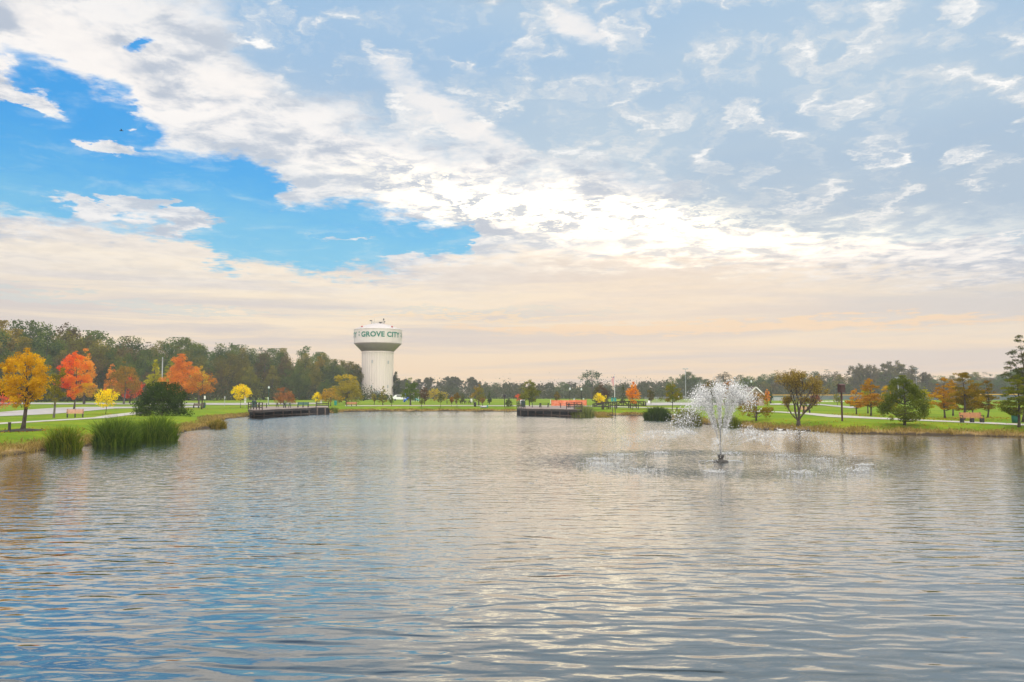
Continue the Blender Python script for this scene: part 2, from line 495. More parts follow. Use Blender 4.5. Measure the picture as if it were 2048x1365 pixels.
strip('parking_lot', [(-120, 826, 840), (0, 825, 833.5), (60, 820, 831), (110, 816.5, 828.5), (160, 815, 824), (230, 814.5, 818), (300, 814, 817), (400, 812.5, 815.5)], asphalt, 'wide pale asphalt parking lot behind the trees', .03)
strip('road', [(-60, 806, 808.5), (95, 806.5, 809.5), (300, 807, 810), (480, 807, 811), (640, 806.5, 809)], asphalt, 'pale park road at the foot of the woods', .05)
strip('path', [(-80, 849.5, 853), (0, 846.5, 849.5), (75, 842.5, 845), (185, 836, 838.5), (215, 831, 837), (260, 826, 831), (300, 824, 827)], concrete, 'narrow concrete path curving past the bench', .03)
strip('footpath', [(690, 812, 813.4), (850, 811.6, 813), (1045, 812, 813.4), (1180, 812.5, 814), (1300, 816, 817.5), (1420, 819, 820.6)], concrete, 'thin pale path along the far shore', .05)
strip('lakeside_path', [(1480, 822, 823.5), (1560, 824, 826), (1609, 826, 829.5), (1660, 830, 835.2), (1740, 835, 838.5), (1850, 840.5, 843), (1960, 845, 848), (2048, 849, 852), (2150, 856, 859)], concrete, 'curving concrete path across the right lawn', .03)
strip('access_road', [(1290, 806.5, 812), (1400, 806, 811), (1480, 806, 810)], asphalt, 'pinkish paved lot beyond the fountain', .05)
strip('distant_road', [(1540, 808, 810.5), (1640, 809, 811), (1700, 814, 817.5), (1720, 814, 817)], asphalt, 'pale road behind the brown multi-stem tree', .05)
# ------------------------------------------------------------------ tree building
def quads_mesh(name, C, size, t, rng, flat=.0, aspect=1.0):
    """a cloud of leaf-sized faces at C, each with its own tilt and its own colour value t"""
    n = len(C)
    N = rng.normal(size=(n, 3)); N[:, 2] += flat; N /= np.linalg.norm(N, axis=1)[:, None]
    A = np.cross(N, rng.normal(size=(n, 3))); A /= np.linalg.norm(A, axis=1)[:, None] + 1e-9
    B = np.cross(N, A)
    s = (size * rng.uniform(.6, 1.35, n) * .5)[:, None]
    V = np.stack([C - A * s, C - B * s * .7 * aspect, C + A * s, C + B * s * .7 * aspect], 1).reshape(-1, 3)
    me = bpy.data.meshes.new(name)
    me.vertices.add(4 * n); me.vertices.foreach_set('co', V.ravel())
    me.loops.add(4 * n); me.loops.foreach_set('vertex_index', np.arange(4 * n))
    me.polygons.add(n); me.polygons.foreach_set('loop_start', np.arange(0, 4 * n, 4)); me.polygons.foreach_set('loop_total', np.full(n, 4))
    me.update()
    a = me.attributes.new('tone', 'FLOAT', 'FACE'); a.data.foreach_set('value', np.clip(t, 0, 1).astype('f'))
    return me

_leafmats = {}
def leaf_mat(cols, trans=.35):
    """cols: three real leaf colours met with across one crown"""
    cols = [(min(.92, c[0] * 1.22), min(.92, c[1] * 1.2), c[2] * .7) for c in cols]
    key = (tuple(cols), trans)
    if key in _leafmats: return _leafmats[key]
    m, nt, out = new_mat('foliage')
    a = nt.nodes.new('ShaderNodeAttribute'); a.attribute_name = 'tone'
    oi = nt.nodes.new('ShaderNodeObjectInfo')
    t = E(a.outputs['Fac'])
    r = nt.nodes.new('ShaderNodeValToRGB'); cr = r.color_ramp
    while len(cr.elements) < len(cols): cr.elements.new(.5)
    for i, c in enumerate(cols):
        cr.elements[i].position = i / (len(cols) - 1); cr.elements[i].color = tuple(c[:3]) + (1,)
    nt.links.new(t.k, r.inputs[0])
    k = nt.nodes.new('ShaderNodeMix'); k.data_type = 'RGBA'; k.blend_type = 'MULTIPLY'; k.inputs[0].default_value = 1
    nt.links.new(r.outputs[0], k.inputs[6]); nt.links.new(oi.outputs['Color'], k.inputs[7])
    d = nt.nodes.new('ShaderNodeBsdfDiffuse'); tr = nt.nodes.new('ShaderNodeBsdfTranslucent'); mx = nt.nodes.new('ShaderNodeMixShader')
    nt.links.new(k.outputs[2], d.inputs[0]); nt.links.new(k.outputs[2], tr.inputs[0])
    mx.inputs[0].default_value = trans
    nt.links.new(d.outputs[0], mx.inputs[1]); nt.links.new(tr.outputs[0], mx.inputs[2]); nt.links.new(mx.outputs[0], out.inputs[0])
    _leafmats[key] = m
    return m
bark = solid('bark', (.085, .065, .05), .95, .45, 5)
bark_grey = solid('grey_bark', (.16, .14, .12), .95, .4, 5)

def profile(kind, s):
    """crown half-width (0..1) at height s (0 bottom, 1 top)"""
    s = np.asarray(s, float)
    if kind == 'round': return np.sqrt(np.clip(1 - (2 * s - 1) ** 2, 0, 1))
    if kind == 'oval': return np.clip(np.sin(pi * s ** .8), 0, 1) ** .6
    if kind == 'egg': return np.clip(np.sin(pi * s ** .62), 0, 1) ** .75 * (1 - .25 * s)
    if kind == 'cone': return np.minimum(1, (s + .02) / .12) ** .5 * np.clip(1.03 - s, 0, 1) ** .8
    if kind == 'broadcone': return np.minimum(1, (s + .05) / .25) ** .6 * np.clip(1.05 - s, 0, 1) ** .62
    if kind == 'vase': return np.clip(.18 + .95 * s ** .7, 0, 1) * np.clip((1.02 - s) / .25, 0, 1) ** .5
    if kind == 'dome': return np.clip(1 - s ** 2.2, 0, 1) ** .5
    if kind == 'flame': return np.clip(np.sin(pi * (s * .86 + .1)), 0, 1) ** .9
    return np.ones_like(s)

def crown_points(rng, h, w, cb, kind, ncl, nleaf, lump=.16, shell=.5, lean=0.0, squash=.75, ragged=.25):
    """leaf centres gathered in clumps through the crown; returns centres, tone, clump centres"""
    H = h * (1 - cb); cen = []; rad = []
    tries = 0
    while len(cen) < ncl and tries < ncl * 60:
        tries += 1
        s = rng.random(); r = float(profile(kind, s))
        if rng.random() > r + .015: continue
        a = rng.uniform(0, 2 * pi); q = rng.random() ** (.5 - .28 * shell)
        ext = 1 + ragged * (rng.random() - .6)
        rr = r * q * ext * w / 2
        c = np.array([rr * cos(a) + lean * s * h, rr * sin(a), h * cb + H * (s * (.97 + .06 * rng.random()) + .01)])
        if s > .9: c[:2] *= .5
        cr = w * lump * rng.uniform(.55, 1.25) * (.55 + .45 * r)
        cen.append(c); rad.append(cr)
    cen = np.array(cen); rad = np.array(rad); n = len(cen)
    wgt = rad ** 2 * rng.uniform(.6, 1.3, n); wgt /= wgt.sum()
    idx = rng.choice(n, size=nleaf, p=wgt)
    D = rng.normal(size=(nleaf, 3)); D /= np.linalg.norm(D, axis=1)[:, None]
    q = rng.random(nleaf) ** .45
    P = cen[idx] + D * (rad[idx] * q)[:, None] * np.array([1, 1, squash])
    P[:, 2] = np.minimum(P[:, 2], h * 1.0 + .0 * P[:, 2])
    ct = rng.random(n)
    t = ct[idx] * .6 + rng.random(nleaf) * .4
    return P, t, cen, idx

def limbs(mb, rng, h, cen, r0, cb, excurrent=.85, n=5, maxb=40, lean=0.0, thin=1.0):
    """tapered trunk with root flare, and a limb out to each clump"""
    top = h * excurrent
    pts = []; rad = []
    K = 9; bx = rng.normal() * .02 * h; by = rng.normal() * .02 * h
    for i in range(K + 1):
        s = i / K
        pts.append((bx * sin(pi * s) + lean * s * h, by * sin(pi * s), -.1 + (top + .1) * s))
        rad.append(r0 * ((1 - s) ** .8 * .92 + .06) * (1.35 if i == 0 else 1.0))
    mb.tube(pts, rad, 8)
    order = rng.permutation(len(cen))[:maxb]
    for j in order:
        c = cen[j]; z1 = max(h * cb * .72, min(c[2] - .25 * abs(np.hypot(c[0], c[1])), top * .96)) * rng.uniform(.85, 1.0)
        s = max(.02, min(1, (z1 + .1) / (top + .1)))
        k = min(int(s * K), K - 1); f = s * K - k
        a = np.array(pts[k]) * (1 - f) + np.array(pts[k + 1]) * f
        ra = (rad[k] * (1 - f) + rad[k + 1] * f) * .5 * thin
        m1 = a * .55 + c * .45 + np.array([0, 0, -.04 * h * rng.random()]) + rng.normal(size=3) * .012 * h
        mb.tube([a, m1, c], [ra, ra * .6, ra * .22], 5, cap=False)

RMIN = 0.0
def twig_net(mb, rng, p, d, L, r, depth, spread=.55, up=.25):
    """a limb that forks again and again, for thinly leaved crowns; returns tip positions"""
    p = np.array(p, float); tips = []; r = max(r, RMIN)
    pts = [p]; q = p; dd = d / np.linalg.norm(d)
    for i in range(3):
        dd = dd + rng.normal(size=3) * .12; dd[2] += up * .12; dd /= np.linalg.norm(dd)
        q = q + dd * L / 3; pts.append(q)
    mb.tube(pts, [r, r * .85, max(RMIN, r * .72), max(RMIN, r * .6)], 4 if depth < 3 else 5, cap=False)
    if depth == 0: return [q, pts[1], pts[2]]
    k = 3 if rng.random() < .45 else 2
    for i in range(k):
        nd = dd + rng.normal(size=3) * spread; nd[2] += up * .3
        tips += twig_net(mb, rng, q, nd, L * rng.uniform(.62, .82), r * .6, depth - 1, spread, up)
    return tips + [pts[2]]

def unit_leaf(depth, px=1.25):
    return max(.085, px * depth / 796.5)

def tree(name, label, base, h, w, cb, kind, cols, seed, group=None, cat='tree', ncl=None, cover=6.0, leafpx=1.25, lump=.16, shell=.5, trunk_r=None,
         trans=.42, tone=None, lean=0.0, squash=.75, ragged=.25, maxb=36, mat_t=None, excurrent=.85, bush=False, leaf=None):
    rng = np.random.default_rng(seed)
    depth = max(base[1], 20)
    ls = leaf or unit_leaf(depth, leafpx)
    H = h * (1 - cb); area = .75 * w * H
    nl = int(min(16000, max(250, cover * area / (ls * ls * .7))))
    ncl = ncl or int(np.clip(28 + area / (w * w * lump * lump), 24, 90))
    P, t, cen, idx = crown_points(rng, h, w, cb, kind, ncl, nl, lump, shell, lean, squash, ragged)
    if tone: t = tone(P / np.array([w / 2, w / 2, h]), t, rng)
    root = thing(name, label, cat, tuple(base), 0.0, group)
    mb = MB(); limbs(mb, rng, h, cen, trunk_r or max(.05, .017 * h + .03), cb, excurrent=excurrent, maxb=maxb, lean=lean)
    mb.build('stems' if bush else 'trunk', mat_t or bark, root, True)
    me = quads_mesh('foliage' if bush else 'crown', P, ls, t, rng, .3); me.materials.append(leaf_mat(cols, trans))
    link(bpy.data.objects.new('foliage' if bush else 'crown', me), root)
    return root

def T(name, label, px, base_py, top_py, wpx, crown_py, kind, cols, seed, depth=None, **k):
    """a tree measured in the photograph: foot, top, crown width and lower edge of the crown"""
    b = ground_at(px, base_py) if depth is None else at_depth(px, depth)
    s = b[1] / FPX
    top = CAM_H + (HOR - top_py) * s; low = CAM_H + (HOR - crown_py) * s
    h = top - b[2]; cb = max(.02, min(.8, (low - b[2]) / h))
    return tree(name, label, b, h, wpx * s, cb, kind, cols, seed, **k)

def airy_tree(name, label, base, h, w, cols, seed, group=None, forks=5, lean=0.0, leafiness=1.0, start=.25, umbrella=False, leafpx=1.1, mat_t=None, depth=4, up=.25, spread=.55, fan=None, thick=1.0):
    """a thinly leaved tree: every fork is modelled, leaves only round the tips"""
    rng = np.random.default_rng(seed)
    root = thing(name, label, 'tree', tuple(base), 0.0, group)
    mb = MB(); r0 = .016 * h + .03; tips = []
    if fan is None:
        top = h * .9; K = 8; pts = [(rng.normal() * .01 * h + lean * i / K * h, rng.normal() * .01 * h, -.1 + top * i / K) for i in range(K + 1)]
        mb.tube(pts, [max(RMIN, r0 * (1 - i / (K + 1)) + .01) for i in range(K + 1)], 7)
        nb = forks * 3
        for j in range(nb):
            s = start + (1 - start) * (j + rng.random()) / nb; k = min(int(s * K), K - 1)
            a = rng.uniform(0, 2 * pi)
            L = w * .5 * (.45 if not umbrella else .55) * (1 - .45 * abs(s - .6)); L *= rng.uniform(.7, 1.15)
            d = np.array([cos(a), sin(a), .15 if umbrella else .55])
            tips += twig_net(mb, rng, pts[k], d, L, r0 * thick * .32 * (1.1 - s * .7), 2, spread, 0.0 if umbrella else up)
    else:
        # several stems fanning up from one short bole
        mb.tube([(0, 0, -.1), (0, 0, h * .06), (.02, 0, h * .13)], [r0 * 2.1, r0 * 1.6, r0 * 1.5], 9)
        for dx, L in fan:
            a = rng.uniform(-.5, .5)
            d = np.array([dx, a, 1.0])
            tips += twig_net(mb, rng, (0, 0, h * rng.uniform(.09, .14)), d, h * L, r0 * .75, depth, spread, up)
    if umbrella:
        for k in range(3, K + 1): tips += [np.array(pts[k]) + rng.normal(size=3) * w * .06 for _ in range(5)]
    tips = np.array(tips)
    zf = h / max(v[2] for v in mb.v)
    if fan is not None: mb.v = [(v[0], v[1], v[2] * zf) for v in mb.v]; tips[:, 2] *= zf
    mb.build('trunk', mat_t or bark_grey, root, True)
    ls = unit_leaf(max(base[1], 20), leafpx)
    n = int(leafiness * len(tips) * 7)
    i = rng.integers(0, len(tips), n); P = tips[i] + rng.normal(size=(n, 3)) * w * .035 * np.array([1, 1, .55 if umbrella else .9])
    me = quads_mesh('crown', P, ls, rng.random(n), rng, .3); me.materials.append(leaf_mat(cols))
    link(bpy.data.objects.new('crown', me), root)
    return root

# real leaf colours
GOLD = ((.30, .14, .012), (.50, .27, .015), (.62, .40, .03))
YELLOW = ((.60, .42, .01), (.78, .58, .015), (.85, .68, .03))
ORANGE = ((.42, .11, .02), (.62, .22, .03), (.66, .34, .03))
RED = ((.42, .04, .03), (.60, .09, .05), (.62, .17, .06))
REDORANGE = ((.50, .08, .03), (.66, .17, .03), (.70, .36, .03))
OLIVE = ((.10, .10, .02), (.19, .17, .03), (.30, .23, .035))
GREEN = ((.045, .075, .015), (.085, .13, .022), (.15, .19, .03))
DARKGREEN = ((.016, .032, .012), (.035, .062, .018), (.065, .10, .022))
RUST = ((.16, .07, .02), (.27, .12, .025), (.36, .19, .03))
BROWN = ((.12, .07, .035), (.20, .12, .05), (.28, .18, .06))
YGREEN = ((.20, .20, .02), (.33, .31, .03), (.46, .40, .04))
PURPLE = ((.06, .035, .03), (.11, .06, .045), (.16, .09, .05))
REED = ((.035, .06, .015), (.07, .12, .025), (.16, .20, .05))
# ------------------------------------------------------------------ park trees, left bank
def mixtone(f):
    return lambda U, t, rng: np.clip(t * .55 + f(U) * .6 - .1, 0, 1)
lowred = mixtone(lambda U: (U[:, 0] * .35 + U[:, 2]) * .9)
T('maple_tree', 'tall golden yellow maple in a ring of dark mulch on the left bank', 45, 862, 697, 96, 815, 'oval', ((.34, .17, .012), (.56, .32, .015), (.68, .46, .03)), 11, cover=10, ncl=170, lump=.10, squash=.9, leafpx=1.5, ragged=.2, trunk_r=.15)
T('maple_tree', 'pinkish red low tree half hidden behind the golden maple', -8, 826, 778, 92, 813, 'round', RED, 12, cover=4)
airy = airy_tree('young_tree', 'thin half-bare young tree between the golden maple and the red maple', ground_at(107, 836), 5.6, 3.0, OLIVE, 13, leafiness=1.6, forks=6, start=.35)
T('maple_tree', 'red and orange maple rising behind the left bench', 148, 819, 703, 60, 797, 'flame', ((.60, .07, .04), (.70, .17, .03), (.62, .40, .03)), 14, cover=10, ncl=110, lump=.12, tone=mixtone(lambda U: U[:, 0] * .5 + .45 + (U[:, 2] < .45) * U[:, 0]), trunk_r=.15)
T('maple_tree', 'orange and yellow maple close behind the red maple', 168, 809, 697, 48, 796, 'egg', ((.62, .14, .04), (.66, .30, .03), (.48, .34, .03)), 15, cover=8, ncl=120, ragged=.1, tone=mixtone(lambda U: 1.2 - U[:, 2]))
T('sapling', 'small bright yellow tree beside the tall reeds on the left bank', 211, 829, 779, 40, 815, 'round', YELLOW, 16, cover=7, lump=.2, trunk_r=.04)
T('maple_tree', 'orange topped slim tree left of the olive and rust oak', 222, 807, 727, 34, 790, 'cone', ORANGE, 17, depth=225, cover=6)
T('oak_tree', 'olive and rust oak with a straight grey trunk by the parking lot', 247, 809, 723, 62, 790, 'egg', ((.16, .10, .02), (.27, .17, .025), (.45, .20, .03)), 18, cover=7, mat_t=bark_grey)
T('maple_tree', 'small crimson maple right of the olive and rust oak', 259, 808, 745, 50, 795, 'egg', RED, 19, cover=6, lean=.05)
T('poplar_tree', 'yellow green pointed tree left of the utility pole', 308, 812, 719, 36, 775, 'cone', YGREEN, 20, cover=7)
T('poplar_tree', 'pale green pointed tree right of the utility pole', 338, 810, 718, 30, 775, 'cone', ((.16, .19, .03), (.25, .27, .04), (.33, .33, .05)), 21, depth=205, cover=6)
T('maple_tree', 'broad salmon orange maple above the dark round shrub', 364, 809, 709, 88, 787, 'broadcone', ((.42, .13, .05), (.60, .21, .06), (.66, .31, .06)), 22, depth=150, cover=9, ncl=120, lump=.12, trunk_r=.2)
T('maple_tree', 'yellow topped maple just behind the broad orange one', 398, 806, 727, 42, 785, 'egg', ((.42, .30, .03), (.50, .36, .03), (.50, .20, .04)), 23, depth=190, cover=6)
T('maple_tree', 'rusty orange maple with brown lower branches above the park bench', 403, 819, 748, 60, 788, 'round', ((.22, .10, .05), (.38, .15, .05), (.55, .22, .04)), 24, cover=5, trunk_r=.13)
T('shrub', 'large dark green rounded evergreen shrub on the left bank', 324, 832, 765, 104, 829, 'dome', DARKGREEN, 125, cat='shrub', cover=16, ncl=260, lump=.10, bush=True, excurrent=.6, ragged=.2, squash=.9)
T('sapling', 'small vivid yellow tree beside the tall white sign by the deck', 481, 816, 769, 32, 801, 'round', YELLOW, 26, cover=8, lump=.2, trunk_r=.05)
T('maple_tree', 'low rust red maple spreading behind the left deck', 567, 809, 776, 42, 806, 'dome', ((.16, .07, .03), (.26, .10, .04), (.34, .15, .05)), 27, cover=7)
T('sapling', 'tiny bright yellow tree at the end of the left deck railing', 634, 813, 785, 16, 804, 'oval', YELLOW, 28, cover=8, lump=.24, trunk_r=.04)
T('crabapple_tree', 'low gold and brown spreading tree before the big yellow green one', 661, 813, 778, 50, 802, 'dome', ((.22, .13, .04), (.36, .22, .04), (.48, .30, .04)), 29, cover=5, trunk_r=.1)
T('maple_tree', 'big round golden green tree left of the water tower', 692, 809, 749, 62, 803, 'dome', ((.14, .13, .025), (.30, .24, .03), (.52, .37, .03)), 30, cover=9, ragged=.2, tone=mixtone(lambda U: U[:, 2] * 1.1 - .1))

# off to the left, mirrored in the near water
T('maple_tree', 'dark green tree at the very edge of the left bank', -95, 880, 640, 150, 850, 'egg', DARKGREEN, 31, cover=5, leafpx=2.0)

# ------------------------------------------------------------------ round the tower and along the far shore
tower_d = 330
T('cypress_tree', 'tall dark tree touching the right side of the water tower', 792, 808, 743, 30, 806, 'cone', ((.03, .045, .03), (.06, .075, .04), (.10, .10, .04)), 41, depth=330, cover=6)
T('sapling', 'small dark oval tree before the foot of the water tower', 748, 810, 786, 11, 803, 'oval', OLIVE, 42, cover=6, lump=.22)
T('young_tree', 'loose green brown tree before the right half of the water tower', 766, 811, 772, 19, 806, 'cone', OLIVE, 43, cover=3.5, lump=.17, ragged=.5)
T('sapling', 'short green tree at the right foot of the water tower', 783, 813, 791, 12, 806, 'cone', GREEN, 44, cover=6, lump=.22)
T('oak_tree', 'green pointed tree beside the blue playground slide', 821, 811, 755, 40, 800, 'broadcone', GREEN, 45, cover=6, trunk_r=.2)
T('sapling', 'small light green cone shaped tree right of the green slide', 843, 815, 796, 11, 808, 'broadcone', ((.10, .13, .03), (.17, .20, .04), (.24, .26, .05)), 46, cover=6, lump=.2)
T('plum_tree', 'dark oval tree between the green slide and the yellow tree', 849, 809, 774, 20, 803, 'oval', PURPLE, 47, cover=7)
T('maple_tree', 'soft yellow round tree far behind the lollipop saplings', 868, 807, 778, 28, 802, 'round', ((.30, .22, .04), (.42, .32, .05), (.48, .38, .06)), 48, depth=260, cover=6)
T('maple_tree', 'second soft yellow tree just right of the first one', 888, 807, 784, 16, 802, 'round', ((.28, .22, .04), (.38, .30, .05), (.42, .34, .06)), 49, depth=265, cover=5)
T('sapling', 'dark green lollipop sapling before the soft yellow trees', 881, 815, 786, 17, 805, 'round', ((.05, .06, .02), (.09, .10, .03), (.18, .12, .03)), 50, cover=7, lump=.2, trunk_r=.04)
T('sapling', 'rust brown slim sapling left of the row of tables', 903, 814, 793, 8, 807, 'oval', RUST, 51, cover=5, lump=.25, trunk_r=.03)
T('sapling', 'round rusty green sapling before the row of tables', 914, 815, 786, 13, 806, 'round', ((.09, .07, .02), (.15, .10, .03), (.22, .14, .03)), 52, cover=7, lump=.2, trunk_r=.04)
T('sapling', 'small dark green sapling behind the row of tables', 925, 808, 788, 8, 803, 'cone', ((.05, .07, .03), (.09, .10, .04), (.14, .13, .04)), 53, cover=6, lump=.22)
T('crabapple_tree', 'olive tree with a rust brown top behind the row of tables', 958, 812, 770, 34, 803, 'egg', ((.10, .10, .03), (.18, .17, .04), (.32, .18, .04)), 54, cover=6, tone=mixtone(lambda U: U[:, 2] - U[:, 0] * .6), trunk_r=.14)
T('sapling', 'brown slim sapling right of the olive and rust tree', 965, 813, 795, 10, 806, 'oval', BROWN, 55, cover=5, lump=.25)
T('pine_tree', 'dark narrow cone shaped tree behind the far lawn', 979, 809, 782, 10, 806, 'cone', ((.03, .05, .03), (.05, .08, .04), (.08, .10, .04)), 56, cover=7)
T('shrub', 'dark green egg shaped shrub by the far birdhouse post', 1017, 814.5, 799, 15, 813, 'oval', ((.045, .07, .03), (.08, .11, .045), (.12, .15, .06)), 57, cat='shrub', cover=9, lump=.2, bush=True, excurrent=.6)
T('maple_tree', 'small coral red tree partly behind the green maple at the right deck', 1038, 809, 789, 15, 802, 'round', RED, 58, depth=230, cover=6, lump=.22)
T('maple_tree', 'full green maple with a pointed top behind the right deck', 1059, 815, 756, 44, 804, 'egg', ((.07, .09, .02), (.14, .15, .03), (.23, .22, .04)), 59, cover=8, trunk_r=.12, ragged=.3)
T('sapling', 'small round brown green sapling above the orange barrier', 1113, 812, 781, 13, 800, 'egg', ((.06, .07, .03), (.12, .11, .03), (.22, .12, .04)), 60, cover=7, lump=.22, trunk_r=.04)
T('poplar_tree', 'big blue green spreading tree standing above the far tree line', 1183, 806, 741, 44, 780, 'round', ((.03, .06, .045), (.055, .09, .06), (.08, .11, .07)), 61, depth=330, cover=3.4, lump=.13, ragged=.5, trunk_r=.4)
T('crabapple_tree', 'olive and plum coloured tree behind the small yellow maple', 1202, 810, 766, 40, 808, 'egg', ((.10, .10, .03), (.10, .055, .05), (.07, .035, .045)), 62, cover=7, tone=mixtone(lambda U: U[:, 0] * .9 + .5))
T('sapling', 'small vivid yellow tree left of the wooden footbridge', 1199, 812, 786, 23, 807, 'round', YELLOW, 63, cover=7, lump=.2, trunk_r=.04, ragged=.5)
T('pine_tree', 'slim dark tree behind the middle of the footbridge', 1246, 810, 771, 16, 806, 'cone', ((.04, .06, .03), (.08, .09, .04), (.12, .12, .05)), 64, depth=215, cover=4, ragged=.5)
T('maple_tree', 'slender flame orange maple before the footbridge', 1266, 820, 765, 25, 806, 'flame', ((.50, .13, .02), (.64, .22, .02), (.66, .34, .03)), 65, cover=8, lump=.2, trunk_r=.05, ragged=.4)
T('sapling', 'dark plum green oval sapling right of the footbridge', 1302, 810, 777, 15, 802, 'oval', ((.05, .05, .02), (.10, .085, .03), (.15, .11, .04)), 66, cover=8, lump=.2, trunk_r=.06)
T('maple_tree', 'green maple with orange tips beside the dark reeds', 1344, 823, 763, 44, 806, 'egg', ((.07, .10, .015), (.15, .16, .02), (.34, .17, .02)), 67, cover=6, lump=.13, trunk_r=.07, ragged=.4)
T('crabapple_tree', 'green tree with a red brown top behind the fountain spray', 1424, 822, 763, 38, 808, 'round', ((.05, .085, .02), (.13, .10, .02), (.34, .12, .03)), 68, cover=8, tone=mixtone(lambda U: (U[:, 2] - .4) * 1.3))
T('crabapple_tree', 'second red topped tree just right behind the fountain', 1464, 820, 764, 44, 806, 'round', ((.06, .08, .02), (.16, .13, .02), (.36, .14, .03)), 69, depth=128, cover=7, tone=mixtone(lambda U: (U[:, 2] - .35 - U[:, 0] * .4) * 1.4))
T('maple_tree', 'rust and olive low branched tree at the edge of the fountain spray', 1512, 843, 783, 62, 832, 'dome', ((.09, .07, .02), (.20, .13, .02), (.32, .14, .02)), 70, cover=4.2, lump=.13, trunk_r=.1, ragged=.4)
T('maple_tree', 'narrow orange column tree right of the gabled roof', 1535, 812, 779, 11, 806, 'oval', ORANGE, 71, cover=7, lump=.22)
T('cypress_tree', 'narrow dark column tree touching the orange one', 1541, 812, 779, 7, 809, 'oval', DARKGREEN, 72, depth=198, cover=7, lump=.25)
T('maple_tree', 'dark red tree behind the brown multi-stem tree', 1630, 812, 784, 24, 808, 'egg', ((.13, .04, .03), (.22, .06, .04), (.30, .10, .05)), 73, cover=6)
T('maple_tree', 'small crimson cone tree at the foot of the far woods', 1658, 806, 789, 10, 802, 'cone', ((.40, .05, .06), (.52, .08, .08), (.55, .12, .08)), 74, depth=300, cover=8, lump=.24)
T('maple_tree', 'small green and orange tree left of the martin house', 1675, 811, 788, 17, 806, 'round', ((.09, .12, .03), (.16, .17, .03), (.32, .16, .04)), 75, cover=6, lump=.2)

# right lawn
def cypress(label, px, by, ty, w, cy, cols, seed, **k):
    k.setdefault('cover', 6.5)
    return T('cypress_tree', label, px, by, ty, w, cy, 'broadcone', cols, seed, squash=.38, lump=.15, shell=.35, ragged=.45, flatten=None, **k) if False else \
        T('cypress_tree', label, px, by, ty, w, cy, 'broadcone', cols, seed, squash=.38, lump=.15, shell=.35, ragged=.45, **k)
cypress('orange gold tree left of the pair behind the martin house', 1713, 829, 776, 44, 815, ((.28, .12, .02), (.44, .20, .02), (.48, .30, .03)), 81, trunk_r=.1)
cypress('rusty gold cypress with two dark trunks near the green pyramid tree', 1742, 832, 757, 56, 814, ((.20, .11, .02), (.36, .19, .02), (.42, .16, .04)), 82, trunk_r=.12)
cypress('slim yellow green cypress close behind the rusty gold one', 1736, 827, 762, 30, 812, YGREEN, 83, trunk_r=.1)
cypress('golden cypress half hidden behind the green pyramid tree', 1776, 829, 772, 46, 818, ((.34, .20, .02), (.46, .28, .02), (.40, .30, .03)), 84)
T('cypress_tree', 'full green round-shouldered tree with low branches by the water', 1809, 852, 752, 104, 842, 'broadcone', ((.055, .075, .015), (.11, .14, .03), (.17, .19, .04)), 85, cover=10, lump=.12, trunk_r=.12, squash=.8, ragged=.25)
cypress('yellow green cypress right behind the green pyramid tree', 1850, 834, 775, 44, 818, YGREEN, 86)
cypress('orange gold cypress left of the bench with open lower branches', 1890, 837, 754, 62, 820, ((.26, .11, .03), (.38, .19, .02), (.44, .30, .02)), 87, trunk_r=.11)
cypress('faint orange cypress behind the orange gold one', 1906, 832, 760, 40, 818, ((.24, .12, .03), (.32, .18, .03), (.40, .22, .04)), 88)
cypress('dark gold cypress directly behind the right bench', 1928, 840, 740, 78, 822, ((.10, .08, .015), (.20, .14, .02), (.32, .20, .02)), 89, trunk_r=.13)
cypress('low brown cypress between the two darker ones behind the bench', 1946, 832, 768, 34, 820, RUST, 90)
cypress('dark rusty cypress right of the bench', 1975, 836, 760, 54, 820, ((.09, .08, .02), (.17, .12, .025), (.28, .14, .03)), 91, trunk_r=.1)
cypress('green cypress at the right edge near the water', 2038, 856, 748, 78, 834, ((.06, .08, .015), (.13, .15, .02), (.26, .24, .03)), 92, trunk_r=.12, cover=8)
cypress('tall sparse dark cypress rising highest at the right edge', 2047, 845, 671, 66, 775, ((.03, .045, .02), (.06, .075, .025), (.12, .10, .03)), 93, cover=3.5, trunk_r=.16)
T('cypress_tree', 'dark tree just beyond the right edge of the view', 2130, 862, 700, 90, 840, 'broadcone', DARKGREEN, 94, cover=6)
airy_tree('multi_stem_tree', 'brown half-bare tree with several stems fanning from a short bole', ground_at(1597, 853), 5.2, 3.4, ((.13, .09, .04), (.24, .17, .06), (.36, .28, .10)), 95,
          fan=[(-.62, .36), (-.42, .38), (-.15, .36), (.05, .40), (.25, .36), (.45, .34), (.6, .28), (-.75, .2), (.75, .2)], leafiness=1.3, depth=4, up=.75, spread=.26, mat_t=bark)

# ------------------------------------------------------------------ the woods
def wood_proto(name, seed, h, w, cb, kind, cols, **k):
    return tree(name, 'x', (0, 300, 0), h, w, cb, kind, cols, seed, leaf=k.pop('leaf', .5), **k)
W_GREEN = ((.035, .06, .016), (.07, .105, .025), (.15, .18, .04))
W_OLIVE = ((.07, .07, .018), (.14, .13, .025), (.26, .21, .035))
W_BROWN = ((.06, .048, .03), (.11, .082, .042), (.18, .13, .06))
W_GOLD = ((.14, .11, .02), (.27, .21, .03), (.46, .34, .04))
protos = {}
kw = dict(cover=10, ncl=80, lump=.19, shell=.6, ragged=.12, squash=.9, maxb=14)
protos['green'] = [wood_proto('woodland_tree', 201 + i, 20, 13, .05, k, W_GREEN, **kw) for i, k in enumerate(('egg', 'round', 'oval'))]
protos['olive'] = [wood_proto('woodland_tree', 211 + i, 20, 12, .05, k, W_OLIVE, **kw) for i, k in enumerate(('egg', 'round'))]
protos['brown'] = [wood_proto('woodland_tree', 221 + i, 20, 11, .05, k, W_BROWN, **dict(kw, cover=4.5)) for i, k in enumerate(('egg', 'oval'))]
